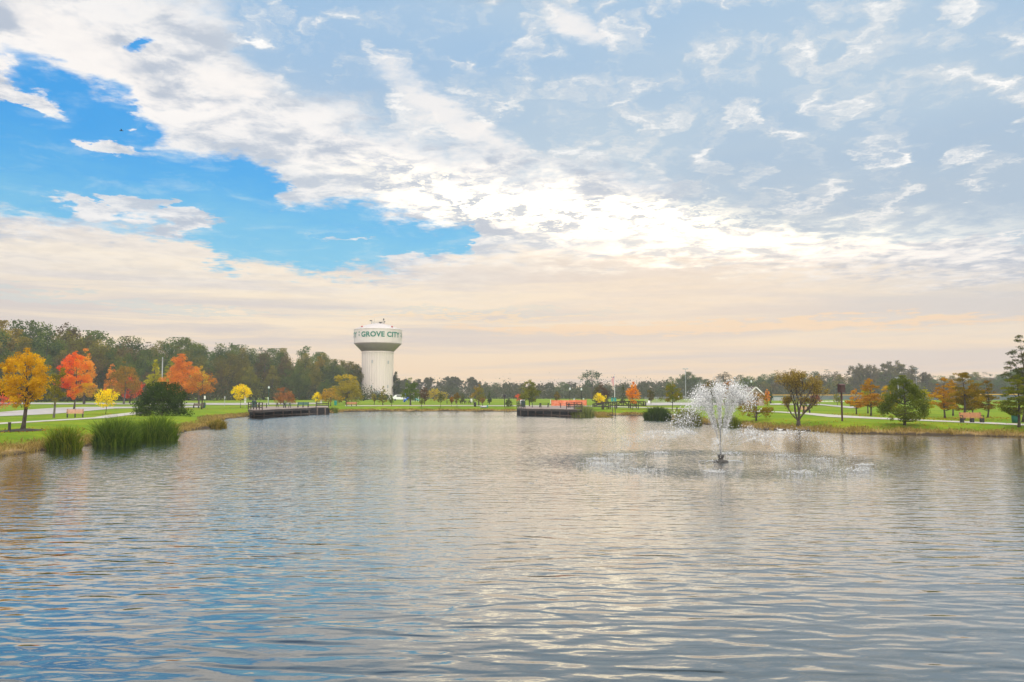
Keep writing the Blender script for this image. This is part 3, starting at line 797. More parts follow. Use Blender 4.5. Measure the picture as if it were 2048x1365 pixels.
protos['gold'] = [wood_proto('woodland_tree', 231, 20, 11, .05, 'egg', W_GOLD, **kw)]
protos['airy'] = []; RMIN = .30
for i in range(3):
    protos['airy'].append(airy_tree('woodland_tree', 'x', (0, 400, 0), 20, 11, ((.05, .06, .04), (.09, .09, .05), (.14, .12, .06)), 240 + i, leafiness=2.6 + i * .8, forks=9, umbrella=(i != 1), start=.3, leafpx=1.15, thick=2.6))
RMIN = .13
protos['bare'] = [airy_tree('woodland_tree', 'x', (0, 400, 0), 20, 12, ((.08, .08, .05), (.13, .11, .06), (.18, .14, .07)), 250 + i, leafiness=1.1, forks=7, start=.4, leafpx=1.0, thick=1.8) for i in range(2)]
RMIN = 0.0
all_protos = [p for v in protos.values() for p in v]
MARKS = [(-60, 'beyond the left edge'), (45, 'above the golden maple'), (107, 'behind the bare sapling'), (160, 'above the red maple'), (250, 'above the olive rust oak'), (323, 'by the utility pole'),
         (365, 'above the salmon orange maple'), (420, 'by the rusty orange maple'), (480, 'above the vivid yellow sapling'), (567, 'behind the left deck'), (635, 'above the left deck end'), (692, 'by the golden green tree'),
         (740, 'beside the water tower'), (821, 'behind the playground'), (875, 'above the soft yellow trees'), (920, 'behind the row of tables'), (960, 'above the olive and rust tree'), (1017, 'behind the egg shaped shrub'),
         (1060, 'behind the right deck maple'), (1113, 'above the orange barrier'), (1150, 'behind the two lamp posts'), (1200, 'behind the small yellow maple'), (1235, 'by the flagpole'), (1266, 'behind the flame orange maple'), (1302, 'above the plum green sapling'),
         (1345, 'behind the orange tipped maple'), (1385, 'by the floodlight mast'), (1425, 'behind the fountain jets'), (1465, 'above the low park shelter'), (1510, 'behind the gabled roof'), (1560, 'left of the multi-stem tree'),
         (1600, 'behind the multi-stem tree'), (1650, 'above the yellow fence cap'), (1684, 'behind the martin house'), (1740, 'above the rusty gold cypress'), (1809, 'above the round green tree'), (1850, 'by the tall floodlight pole'),
         (1890, 'behind the orange gold cypress'), (1930, 'above the right bench'), (1975, 'above the dark rusty cypress'), (2035, 'at the right edge'), (2120, 'past the right edge'), (2200, 'well past the right edge'), (2300, 'farthest past the right edge')]
def near(px): return ' ' + min(MARKS, key=lambda m: abs(m[0] - px))[1]
LBL = {('L', 'green'): 'dark green broadleaf tree in the left wood', ('L', 'olive'): 'olive green tree in the left wood',
       ('L', 'brown'): 'brownish thinning tree in the left wood', ('L', 'gold'): 'yellow tinged tree in the left wood',
       ('C', 'airy'): 'thin airy far tree', ('C', 'green'): 'dim green far tree',
       ('C', 'brown'): 'dim brown far tree', ('C', 'olive'): 'dim olive far tree',
       ('R', 'green'): 'hazy blue green tree in the right wood', ('R', 'brown'): 'hazy brown tree in the right wood',
       ('R', 'olive'): 'hazy olive tree in the right wood', ('R', 'bare'): 'thin half-bare tree above the right wood'}
GRP = {'L': 'trees of the dense wood on the left', 'C': 'trees of the far tree line', 'R': 'trees of the hazy wood on the right'}
wr = random.Random(5)
def interp(P, x):
    for (a, b), (c, d) in zip(P[:-1], P[1:]):
        if a <= x <= c: return b + (d - b) * (x - a) / (c - a)
    return P[0][1] if x < P[0][0] else P[-1][1]
used = set()
def wood(side, x0, x1, n, topline, depth_f, mix, wscale=1.0, hjit=.1, drop=0.0, row=''):
    for i in range(n):
        px = x0 + (x1 - x0) * (i + wr.uniform(.1, .9)) / n
        D = depth_f(px) + wr.uniform(-8, 8)
        b = at_depth(px, D)
        top = CAM_H + (HOR - interp(topline, px) - drop) * D / FPX
        h = (top - b[2]) * (1 + wr.uniform(-hjit, hjit * .45))
        kind = wr.choices(list(mix), list(mix.values()))[0]
        p = wr.choice(protos[kind]); s = h / 20
        sw = s * wr.uniform(.85, 1.2) * wscale
        lab = LBL[(side, kind)] + (', ' + row if row else '') + near(px)
        o = copy_tree(p, tuple(b - np.array([0, 0, .1])), wr.uniform(0, 6.28), lab, GRP[side], (sw, sw, s))
        g = wr.uniform(.8, 1.2); c = (g * wr.uniform(.93, 1.07), g, g * wr.uniform(.9, 1.05), 1)
        for ch in o.children:
            if ch.name.startswith('crown'): ch.color = c
LTOP = [(-300, 640), (0, 642), (70, 640), (140, 643), (160, 662), (200, 657), (260, 668), (300, 682), (350, 672), (400, 681), (450, 682), (520, 686), (560, 696), (620, 692), (660, 716), (720, 728), (800, 745)]
ld = lambda x: 225 + max(0, x) * .125
wood('L', -260, 725, 30, LTOP, lambda x: ld(x) + 22, {'green': 6, 'olive': 3, 'brown': 1, 'gold': 1}, hjit=.06, row='back row')
wood('L', -240, 725, 30, LTOP, lambda x: ld(x) + 8, {'green': 4, 'olive': 3, 'brown': 2, 'gold': 2}, hjit=.12, drop=12, row='middle row')
wood('L', -230, 715, 34, LTOP, lambda x: ld(x) - 6, {'green': 4, 'olive': 3, 'brown': 4, 'gold': 1}, hjit=.2, drop=42, row='front row')
wood('L', 636, 724, 5, LTOP, lambda x: ld(x) + 14, {'green': 1, 'olive': 1}, hjit=.04, row='middle row')
CTOP = [(780, 756), (830, 755), (850, 752), (870, 758), (900, 753), (940, 752), (960, 763), (1030, 763), (1090, 768), (1110, 762), (1140, 762), (1160, 768), (1220, 766), (1260, 764), (1290, 762), (1320, 758), (1360, 768), (1370, 750), (1390, 752), (1410, 765), (1440, 760)]
wood('C', 790, 1440, 34, CTOP, lambda x: 470, {'airy': 7, 'green': 1, 'brown': 2}, hjit=.1, wscale=1.25, row='skyline row')
wood('R', 1340, 1405, 5, [(1340, 752), (1372, 741), (1405, 752)], lambda x: 430, {'green': 1}, hjit=.1, wscale=.9, row='middle row')
wood('C', 790, 1440, 30, [(790, 776), (1440, 772)], lambda x: 440, {'green': 4, 'brown': 3, 'olive': 2}, hjit=.15, wscale=1.35, row='middle row')
wood('C', 790, 1440, 26, [(790, 784), (1440, 782)], lambda x: 405, {'green': 3, 'brown': 4, 'olive': 2}, hjit=.2, wscale=1.8, row='front row')
RTOP = [(1400, 762), (1430, 752), (1450, 744), (1500, 748), (1540, 745), (1570, 742), (1600, 748), (1650, 741), (1700, 738), (1760, 740), (1800, 745), (1830, 750), (1860, 742), (1900, 752), (1950, 742), (1990, 748), (2060, 735), (2400, 730)]
wood('R', 1400, 2380, 44, RTOP, lambda x: 440, {'green': 6, 'brown': 3, 'olive': 1}, hjit=.06, wscale=1.6, row='back row')
wood('R', 1400, 2380, 40, RTOP, lambda x: 415, {'green': 5, 'brown': 4, 'olive': 2}, hjit=.2, drop=10, wscale=1.3, row='middle row')
wood('R', 1400, 2300, 34, RTOP, lambda x: 385, {'green': 4, 'brown': 4, 'olive': 2}, hjit=.25, drop=26, wscale=1.4, row='front row')
wood('R', 1690, 1860, 7, [(1690, 727), (1780, 720), (1830, 732), (1870, 745)], lambda x: 400, {'bare': 1}, hjit=.06, row='tallest')
dupes = {}
for o in list(col_main.objects):
    if o.name.startswith('woodland_tree') and 'group' in o: dupes.setdefault(o['label'], []).append(o)
for lab, os_ in dupes.items():
    if 1 < len(os_) <= 6:
        os_.sort(key=lambda o: o.location.x / o.location.y)
        for o, w_ in zip(os_, {2: ('left', 'right'), 3: ('left', 'middle', 'right'), 4: ('leftmost', 'second', 'third', 'rightmost'), 5: ('first', 'second', 'third', 'fourth', 'fifth'), 6: ('first', 'second', 'third', 'fourth', 'fifth', 'sixth')}[len(os_)]): o['label'] = w_ + ' ' + lab
for p in all_protos:
    for ch in list(p.children): bpy.data.objects.remove(ch)
    bpy.data.objects.remove(p)
# low brush closing the foot of each wood
def brush(name, label, px0, px1, dfun, n, hmin, hmax, cols, seed, leaf=.5):
    rng = np.random.default_rng(seed); C = []
    for i in range(n):
        px = px0 + (px1 - px0) * rng.random(); D = dfun(px) + rng.uniform(-4, 12); b = at_depth(px, D)
        h = rng.uniform(hmin, hmax); k = 110
        q = rng.normal(size=(k, 3)) * np.array([2.2, 1.8, h * .33]) + np.array([b[0], b[1], b[2] + h * .45])
        q[:, 2] = np.maximum(q[:, 2], b[2]); C.append(q)
    C = np.concatenate(C)
    me = quads_mesh(name, C, leaf, rng.random(len(C)), rng, .3); me.materials.append(leaf_mat(cols))
    o = link(bpy.data.objects.new(name, me)); tag(o, label, 'undergrowth', kind='stuff')
brush('undergrowth', 'dark tangled brush along the foot of the left wood', -260, 760, lambda x: ld(x) - 14, 260, 2, 6, ((.03, .045, .02), (.06, .07, .03), (.10, .08, .04)), 301)
brush('undergrowth', 'dim blue green brush below the far tree line', 780, 1450, lambda x: 385, 240, 3, 8, ((.04, .055, .035), (.07, .08, .05), (.10, .085, .06)), 302, .6)
brush('undergrowth', 'hazy dark brush at the foot of the right wood', 1400, 2350, lambda x: 370, 300, 3, 8, ((.035, .05, .035), (.06, .07, .045), (.09, .08, .06)), 303, .6)

def fallen_leaves():
    rng = np.random.default_rng(31); C = []
    for px, py, w, n in ((45, 862, 2.6, 500), (148, 819, 3, 300), (211, 829, 1.2, 160), (403, 819, 3, 300), (481, 816, 2, 140), (1266, 820, 1.6, 160), (1344, 823, 2, 120), (1597, 853, 2, 260), (1713, 829, 2.4, 260), (1742, 832, 3, 300),
                        (1809, 852, 2.6, 240), (1890, 837, 3, 420), (1928, 840, 3.4, 420), (1975, 836, 2.6, 300), (2038, 856, 2.4, 260)):
        b = ground_at(px, py); q = rng.normal(size=(n, 2)) * w
        P = np.stack([b[0] + q[:, 0], b[1] + q[:, 1]], 1); P = P[shore_dist(P[:, 0], P[:, 1]) > 1]
        C.append(np.stack([P[:, 0], P[:, 1], terrain(P[:, 0], P[:, 1]) + .03], 1))
    C = np.concatenate(C); me = quads_mesh('fallen_leaves', C, .11, rng.random(len(C)), rng, 2.5); me.materials.append(leaf_mat(RUST, .1))
    tag(link(bpy.data.objects.new('fallen_leaves', me)), 'scattered rust coloured leaves on the lawn under the trees', 'leaves', kind='stuff')
fallen_leaves()
# ------------------------------------------------------------------ reeds and bank grass
def blades_mesh(name, B, Hh, Wd, lean, t, rng):
    """curved grass blades: three-segment tapering strips"""
    n = len(B); a = rng.uniform(0, 2 * pi, n); la = rng.uniform(0, 2 * pi, n)
    S = np.stack([np.cos(a), np.sin(a), np.zeros(n)], 1) * (Wd / 2)[:, None]
    Ld = np.stack([np.cos(la), np.sin(la), np.zeros(n)], 1) * (Hh * lean)[:, None]
    rows = []
    for s, wf in ((0, 1), (.4, .9), (.75, .6)):
        c = B + Ld * s ** 2 + np.array([0, 0, 1]) * (Hh * s * (1 - .12 * s * lean))[:, None]
        rows += [c - S * wf, c + S * wf]
    rows.append(B + Ld + np.array([0, 0, 1]) * (Hh * (1 - .25 * lean))[:, None])
    V = np.stack(rows, 1).reshape(-1, 3); o = (np.arange(n) * 7)[:, None]
    Q = np.concatenate([o + np.array([[0, 1, 3, 2]]), o + np.array([[2, 3, 5, 4]])], 0); Tr = o + np.array([[4, 5, 6]])
    me = bpy.data.meshes.new(name); me.vertices.add(len(V)); me.vertices.foreach_set('co', V.ravel())
    L = np.concatenate([Q.ravel(), Tr.ravel()]); me.loops.add(len(L)); me.loops.foreach_set('vertex_index', L)
    ls = np.concatenate([np.arange(len(Q)) * 4, len(Q) * 4 + np.arange(n) * 3]); lt = np.concatenate([np.full(len(Q), 4), np.full(n, 3)])
    me.polygons.add(len(ls)); me.polygons.foreach_set('loop_start', ls); me.polygons.foreach_set('loop_total', lt); me.update()
    at = me.attributes.new('tone', 'FLOAT', 'FACE'); at.data.foreach_set('value', np.concatenate([t, t, t]).astype('f'))
    return me
def reeds(label, px0, px1, wy, top, n, cols, seed, depthspan=2.2, mound=True, cat='reeds'):
    rng = np.random.default_rng(seed); n = int(n * 1.6)
    c = on_plane((px0 + px1) / 2, wy); D = c[1]; s = D / FPX
    w = (px1 - px0) * s / 2; h = (wy - top) * s
    u = rng.uniform(-1, 1, n) ; v = rng.uniform(-1, 1, n)
    env = (np.sqrt(np.clip(1 - u * u, .04, 1)) if mound else np.clip(1.05 - u ** 2 * .75, .2, 1)) * .96 * (.84 + .16 * np.abs(np.sin(u * 4.3 + seed)))
    X = u * w * .88; Y = v * depthspan * .5 * env
    H = h * env * rng.uniform(.35, 1.05, n) ** .55 * (1 + .12 * np.sin(u * 9 + seed))
    B = np.stack([X, Y, np.full(n, -.25)], 1)
    wd = np.full(n, max(.022, .5 * D / 796)) * rng.uniform(.6, 1.2, n)
    t = rng.random(n) * .7 + .3 * (rng.random(n) < .2)
    me = blades_mesh('reed_clump', B, H + .25, wd, rng.uniform(.08, .75, n), t, rng)
    me.materials.append(leaf_mat(cols, .45))
    o = link(bpy.data.objects.new('reed_clump', me)); o.location = (c[0], c[1] + depthspan * .5, 0)
    return tag(o, label, cat)
REED_Y = ((.05, .06, .012), (.11, .17, .02), (.32, .26, .05))
reeds('loose yellow green reed clump standing in the water at the left', 80, 152, 902, 838, 1000, REED_Y, 401, 1.2, mound=False)
reeds('dark dense reed bed left of the taller leafy clump', 168, 262, 894, 822, 2300, ((.03, .055, .012), (.08, .14, .025), (.22, .27, .06)), 402, 2.0, mound=False)
reeds('tall leafy reed mound right of the dark reed bed', 250, 342, 884, 820, 1900, ((.045, .08, .015), (.09, .15, .025), (.20, .25, .05)), 403, 2.4)
reeds('low dry tuft of reeds on the point of the left bank', 408, 448, 857, 832, 500, ((.08, .09, .03), (.22, .17, .05), (.36, .25, .08)), 404, 1.6)
reeds('grey green mound of reeds beside the right deck', 1143, 1194, 835, 804, 1100, ((.09, .12, .06), (.17, .20, .09), (.30, .30, .14)), 405, 5)
reeds('thin brown green reeds at the right end of the left deck', 655, 672, 826, 810, 220, ((.06, .09, .03), (.12, .16, .04), (.28, .22, .06)), 406, 3)
reeds('broad dark green reed bed left of the fountain', 1291, 1350, 841, 806, 1600, ((.02, .04, .015), (.045, .075, .025), (.09, .12, .04)), 407, 4, mound=False)
reeds('pale dusty reeds directly behind the fountain spray', 1350, 1412, 851, 810, 1300, ((.06, .08, .03), (.13, .14, .05), (.26, .22, .10)), 408, 3)
reeds('low green shore reeds behind the right side of the fountain', 1440, 1492, 855, 826, 900, ((.05, .08, .02), (.12, .14, .03), (.24, .24, .06)), 409, 2.4)
reeds('low dry grass islet on the water right of the right deck', 1190, 1232, 836, 829, 240, ((.12, .10, .03), (.22, .17, .05), (.36, .27, .09)), 410, 3)

def bank_grass():
    rng = np.random.default_rng(77)
    n = 60000; seg = PB - PA; L = np.hypot(seg[:, 0], seg[:, 1])
    mid = (PA + PB) / 2; wgt = L / np.clip(np.abs(mid[:, 1]), 30, 400) ** .8 * (PA[:, 1] > 30); wgt /= wgt.sum()
    i = rng.choice(len(L), n, p=wgt); t = rng.random(n)[:, None]
    P = PA[i] + seg[i] * t
    nrm = np.stack([-seg[i][:, 1], seg[i][:, 0]], 1) / L[i][:, None]
    off = rng.gamma(1.6, .75, n)
    cand = P + nrm * off[:, None]
    bad = shore_dist(cand[:, 0], cand[:, 1]) < 0
    cand[bad] = (P - nrm * off[:, None])[bad]
    clump = np.sin(cand[:, 0] * 1.7) * np.sin(cand[:, 1] * 1.3 + cand[:, 0] * .4) + rng.normal(size=n) * .5
    d = shore_dist(cand[:, 0], cand[:, 1]); keep = (d > .02) & (d < 2.6) & (clump > -.4) & (cand[:, 1] > 20)
    cand = cand[keep]; d = d[keep]; cl = clump[keep]; n = len(cand)
    Z = terrain(cand[:, 0], cand[:, 1])
    D = np.maximum(cand[:, 1], 30)
    H = (.10 + .16 * rng.random(n) + .05 * np.clip(cl, 0, 2)) * np.clip(1.5 - d / 5, .35, 1.4) 
    tone = np.clip(rng.random(n) * .8 + .2 * (d < 1), 0, 1)
    me = blades_mesh('bank_grass', np.stack([cand[:, 0], cand[:, 1], Z - .02], 1), H, np.maximum(.02, .55 * D / 796) * rng.uniform(.6, 1.2, n), rng.uniform(.3, 1.1, n), tone, rng)
    me.materials.append(leaf_mat(((.10, .085, .04), (.25, .18, .09), (.36, .27, .15)), .3))
    o = link(bpy.data.objects.new('bank_grass', me)); tag(o, 'dry tan and orange grass fringing the pond bank', 'grass', kind='stuff')
bank_grass()
# ------------------------------------------------------------------ materials for built things
M_wood = solid('weathered_wood', (.17, .125, .10), .85, .4, 3)
M_darkwood = solid('dark_stained_wood', (.045, .034, .030), .8, .35, 3)
M_deckwood = solid('grey_deck_boards', (.26, .20, .175), .85, .35, 1.5)
M_slat = solid('orange_brown_slats', (.46, .21, .10), .6, .2, 4)
M_slat_pale = solid('sun_bleached_slats', (.60, .34, .22), .6, .15, 4)
M_black = solid('black_iron', (.016, .015, .018), .5, .2, 5)
M_green = solid('green_enamel', (.01, .10, .075), .45, .2, 5)
M_teal = solid('teal_enamel', (.02, .30, .26), .45, .15, 5)
M_white = solid('white_enamel', (.78, .78, .76), .5, .08, 3)
M_grey = solid('galvanised_steel', (.42, .43, .44), .5, .2, 5, .3)
M_red = solid('red_enamel', (.55, .04, .04), .5, .1, 5)
M_blue = solid('blue_plastic', (.02, .12, .62), .4, .1, 3)
M_orange = solid('orange_barrier_mesh', (.72, .15, .04), .7, .15, 2, c2=(.80, .30, .18))
M_brick = solid('tan_brick', (.42, .33, .27), .9, .2, 4)
M_shingle = solid('brown_shingle', (.16, .125, .10), .9, .3, 3)
M_globe = solid('white_glass_globe', (.55, .60, .58), .25, .03, 3)
M_mulch = solid('mulch', (.045, .028, .022), .95, .4, 9)
M_fascia = solid('white_fascia', (.72, .71, .70), .6, .08, 3)
M_foot = solid('dark_stone', (.07, .065, .06), .9, .4, 4)

# ------------------------------------------------------------------ water tower
def water_tower():
    D = tower_d
    b = at_depth(754.5, D); s = D / FPX
    Z = lambda py: CAM_H + (HOR - py) * s - b[2]
    root = thing('water_tower', 'tall white fluted water tower lettered GROVE CITY in green', 'water tower', tuple(b))
    RT, RC = 47.6 * s, 31.8 * s
    z_col, z_low, z_rim = Z(703.8), Z(688.2), Z(661.3)
    # steel paint with chalky streaks and rust runs
    def paint(name, c, streak, sc=(.7, .7, .05)):
        m, nt, out = new_mat(name); bs = nt.nodes.new('ShaderNodeBsdfPrincipled')
        tc = nt.nodes.new('ShaderNodeTexCoord'); x, y, z = sep(E(tc.outputs['Object']))
        n = noise(vec(x * sc[0], y * sc[1], z * sc[2]), 1, 5, .6); n2 = noise(vec(x * 1.6, y * 1.6, z * .12), 1, 4, .6)
        k = mixc(sstep(n, .35, .7, 0, .5), c, tuple(v * .84 for v in c[:3]) + (1,))
        k = mixc(sstep(n2, .66, .74, 0, streak), k, (.30, .20, .15, 1))
        nt.links.new(k.k, bs.inputs['Base Color']); bs.inputs['Roughness'].default_value = .55
        nt.links.new(bs.outputs[0], out.inputs[0]); return m
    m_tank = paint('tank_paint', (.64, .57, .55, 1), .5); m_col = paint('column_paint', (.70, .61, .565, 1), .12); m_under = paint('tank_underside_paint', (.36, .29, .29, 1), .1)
    # fluted column
    NF = 38; K = 10; n = NF * K; V = []; F = []
    rows = [(-.5, 1.035, 1), (1.5, 1.03, 1), (3.5, 1.015, 1), (8, 1, 1), (z_col * .5, 1, 1), (z_col - 1.1, 1, 1), (z_col - .45, 1.004, .8), (z_col + .5, 1.0, 0)]
    for z, kr, fl in rows:
        for i in range(n):
            t = 2 * pi * i / n; ph = (i % K) / K
            f = .15 * abs(sin(pi * ph)) ** .8 * fl
            r = RC * kr - .22 + f; V.append((r * cos(t), r * sin(t), z))
    for j in range(len(rows) - 1):
        for i in range(n):
            k = (i + 1) % n; F.append((j * n + i, j * n + k, (j + 1) * n + k, (j + 1) * n + i))
    mb = MB(); mb.add(V, F); col = mb.build('column', m_col, root)
    # scalloped ring where flutes meet the bowl
    mb = MB(); mb.lathe([(RC + .12, z_col - .75), (RC + .16, z_col - .7), (RC + .16, z_col - .58), (RC + .12, z_col - .53)], 92); mb.build('ring', m_col, col)
    for (dx, zz) in ((-10.5, Z(725)), (20.5, Z(726)), (-10.8, Z(774)), (20.2, Z(774))):
        a = math.asin(dx / 32) + math.atan2(-b[0], b[1]); mb = MB()
        mb.box(((RC + .1) * sin(a), -(RC + .1) * cos(a), zz), (.55, .12, 1.3), a); mb.build('vent', M_grey, col)
    mb = MB(); mb.box((.9, -RC - .05, 1.8), (2.6, .35, 3.4)); mb.build('door', M_grey, col)
    mb = MB(); mb.lathe([(RC - .35, z_col + .25), (RC + .02, z_col + .02), (RT - .35, z_low - .25), (RT - .05, z_low), (RT - .2, z_low + .02)], 96); mb.build('bowl', m_under, root, True)
    prof = [(RT - .25, z_low - .02), (RT, z_low + .05), (RT, z_rim), (RT + .12, z_rim + .02), (RT + .12, z_rim + .14), (RT - .02, z_rim + .2)]
    dome_h = Z(647.6) - z_rim
    mb = MB(); mb.lathe(prof, 128); tank = mb.build('tank', m_tank, root)
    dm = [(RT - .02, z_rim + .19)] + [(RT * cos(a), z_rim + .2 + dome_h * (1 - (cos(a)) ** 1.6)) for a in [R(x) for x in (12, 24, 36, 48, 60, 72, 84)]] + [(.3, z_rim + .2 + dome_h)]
    mb = MB(); mb.lathe(dm, 96); roof = mb.build('roof', paint('roof_dimmed_for_sun', (.46, .42, .405, 1), .3), root, True)  # roof colour set darker than the tank, offsetting strong light on the dome
    for a in (-50, 42):
        q = R(a) + math.atan2(-b[0], b[1]); mb = MB(); mb.box((RT * .86 * sin(q), -RT * .86 * cos(q), z_rim + 1.15), (.7, .5, .35), q); mb.build('hatch', M_red, roof)
    # railing, antennas on top
    zt = z_rim + dome_h - .25; rr = 13 * s; mb = MB()
    for i in range(20):
        t = 2 * pi * i / 20; u = 2 * pi * (i + 1) / 20
        mb.tube([(rr * cos(t), rr * sin(t), zt - .3), (rr * cos(t), rr * sin(t), zt + 1.15)], .035, 4)
        for h in (.55, 1.1): mb.tube([(rr * cos(t), rr * sin(t), zt + h), (rr * cos(u), rr * sin(u), zt + h)], .03, 4)
    mb.build('railing', M_grey, root)
    for dx, top, yy in ((-6.6, 637.5, -1), (7.2, 635.6, 1)):
        mb = MB(); mb.tube([(dx * s, yy, zt), (dx * s, yy, Z(top))], [.06, .03], 5); mb.build('antenna', M_grey, root)
    mb = MB(); mb.tube([(-13 * s, -1, zt), (-13 * s, -1, zt + 1.5)], .05, 5); mb.box((-13.5 * s, -1.2, zt + 1.4), (1.0, .3, .35)); mb.build('antenna', M_black, root)
    mb = MB(); mb.lathe([(.15, 0), (.9, .55), (.95, .6), (.1, .35)], 14, (5.6 * s, -1, zt + .25)); mb.build('dish', M_foot, root)
    mb = MB(); mb.tube([(12 * s, -1, zt), (12 * s, -1, zt + 2.2)], .05, 5); mb.box((12 * s, -1.1, zt + 1.9), (.5, .2, .8)); mb.box((14 * s, -1.1, zt + .9), (.5, .2, .4)); mb.build('antenna', M_foot, root)
    # lettering wrapped round the tank
    fc = bpy.data.curves.new('t', 'FONT'); fc.body = 'GROVE CITY'; fc.size = 1; fc.offset = .036; fc.space_character = 1.06; fc.extrude = 0
    to = bpy.data.objects.new('t', fc); link(to); dg = bpy.context.evaluated_depsgraph_get()
    tm = bpy.data.meshes.new_from_object(to.evaluated_get(dg)); bpy.data.objects.remove(to)
    bm = bmesh.new(); bm.from_mesh(tm)
    x0 = min(v.co.x for v in bm.verts); x1 = max(v.co.x for v in bm.verts); y0 = min(v.co.y for v in bm.verts); y1 = max(v.co.y for v in bm.verts)
    VA = math.atan2(-b[0], b[1]); A0, A1 = R(-42) + VA, R(61) + VA; W = (A1 - A0) * RT; Hc = 10.6 * s; zb = Z(677.2)
    for v in bm.verts: v.co.x = (v.co.x - x0) / (x1 - x0) * W; v.co.z = (v.co.y - y0) / (y1 - y0) * Hc; v.co.y = 0
    k = .35
    while k < W:
        bmesh.ops.bisect_plane(bm, geom=bm.verts[:] + bm.edges[:] + bm.faces[:], plane_co=(k, 0, 0), plane_no=(1, 0, 0)); k += .35
    for rep_ in range(3):
        c = bm.copy(); off = A0 + R(120) * (rep_ - 1)
        for v in c.verts:
            t = off + v.co.x / RT; z = v.co.z; v.co = ((RT + .06) * sin(t), -(RT + .06) * cos(t), zb + z)
        me = bpy.data.meshes.new('lettering'); c.to_mesh(me); c.free(); me.materials.append(M_letter)
        link(bpy.data.objects.new('lettering', me), tank)
        mb = MB()
        for dz in (.8, 2.0):
            t = off - R(7.5); mb.box(((RT + .06) * sin(t), -(RT + .06) * cos(t), zb + dz), (.5, .08, .5), t)
        mb.build('emblem', M_letter, tank)
    bm.free()
M_letter = solid('green_lettering', (.0, .17, .115), .5, .1, 1)
water_tower()

# ------------------------------------------------------------------ reusable small things
def picnic_table(name, label, loc, rz, top=M_darkwood, group='picnic tables', L=1.8):
    t = thing(name, label, 'picnic table', tuple(loc), rz, group)
    mb = MB()
    for i in range(5): mb.box((0, -.32 + .16 * i, .74), (L, .145, .04))
    mb.build('tabletop', top, t)
    for sgn in (-1, 1):
        mb = MB(); mb.box((0, sgn * .66, .44), (L, .13, .04)); mb.box((0, sgn * .80, .44), (L, .13, .04)); mb.build('bench_seat', top, t)
    for x in (-L * .36, L * .36):
        mb = MB(); mb.beam((x, -.72, 0), (x, -.26, .72), .09, .05); mb.beam((x, .72, 0), (x, .26, .72), .09, .05)
        mb.beam((x, -.88, .40), (x, .88, .40), .09, .05); mb.beam((x, -.34, .70), (x, .34, .70), .09, .05); mb.build('leg_frame', M_black, t)
    return t
def park_bench(label, loc, rz, L=1.85, slat=M_slat, group='park benches'):
    t = thing('park_bench', label, 'bench', tuple(loc), rz, group)
    mb = MB()
    for i in range(4): mb.box((0, -.18 + .115 * i, .43), (L, .10, .035))
    mb.build('seat', slat, t)
    mb = MB()
    for i in range(4): mb.box((0, .235 + .035 * i, .53 + .105 * i), (L, .03, .095))
    mb.build('backrest', slat, t)
    for x in (-L / 2 + .1, 0, L / 2 - .1):
        mb = MB(); mb.box((x, -.17, .21), (.14, .12, .42)); mb.box((x, .22, .21), (.14, .12, .42)); mb.box((x, .02, .37), (.13, .48, .07))
        mb.beam((x, .26, .4), (x, .37, .92), .12, .05); mb.build('leg', M_black, t)
    for x in (-L / 2 + .06, L / 2 - .06):
        mb = MB(); mb.box((x, .0, .64), (.06, .48, .045)); mb.box((x, -.2, .53), (.05, .05, .2)); mb.build('armrest', M_black, t)
    return t
def trash_can(label, loc, mat=M_green, s=1.0, group=None):
    t = thing('trash_can', label, 'trash can', tuple(loc), 0, group)
    mb = MB(); mb.lathe([(.24 * s, .04), (.27 * s, .06), (.30 * s, .4 * s), (.31 * s, .84 * s), (.33 * s, .86 * s), (.33 * s, .9 * s)], 18); mb.build('bin_body', mat, t, True)
    mb = MB(); mb.lathe([(.34 * s, .9 * s), (.35 * s, .93 * s), (.25 * s, 1.05 * s), (.12 * s, 1.10 * s)], 18); mb.build('lid', M_black if mat is M_green else mat, t, True)
    return t
def lamp_post(label, px, base_py, top_py, depth=None, group='lamp posts', mat=M_black):
    b = ground_at(px, base_py) if depth is None else at_depth(px, depth); h = CAM_H + (HOR - top_py) * b[1] / FPX - b[2]
    t = thing('lamp_post', label, 'street lamp', tuple(b), 0, group)
    mb = MB(); mb.lathe([(.16, 0), (.16, .12), (.10, .3), (.08, .5), (.06, h - .75), (.09, h - .7), (.05, h - .62)], 12); mb.build('pole', mat, t, True)
    mb = MB(); mb.lathe([(.08, h - .62), (.2, h - .5), (.23, h - .32), (.17, h - .14)], 14); mb.build('globe', M_globe, t, True)
    mb = MB(); mb.lathe([(.2, h - .14), (.12, h - .06), (.02, h)], 12); mb.build('finial', M_globe, t, True)
    return t
def sign_post(label, px, base_py, top_py, w, hh, panel=M_white, depth=None, name='sign', post_mat=M_grey, extra=None, group=None):
    b = ground_at(px, base_py) if depth is None else at_depth(px, depth); h = CAM_H + (HOR - top_py) * b[1] / FPX - b[2]
    t = thing(name, label, 'sign', tuple(b), 0, group)
    mb = MB(); mb.box((0, .04, h / 2), (.06, .05, h)); mb.build('post', post_mat, t)
    mb = MB(); mb.box((0, 0, h - hh / 2), (w, .02, hh)); p = mb.build('sign_panel', panel, t)
    if extra: extra(t, h)
    return t

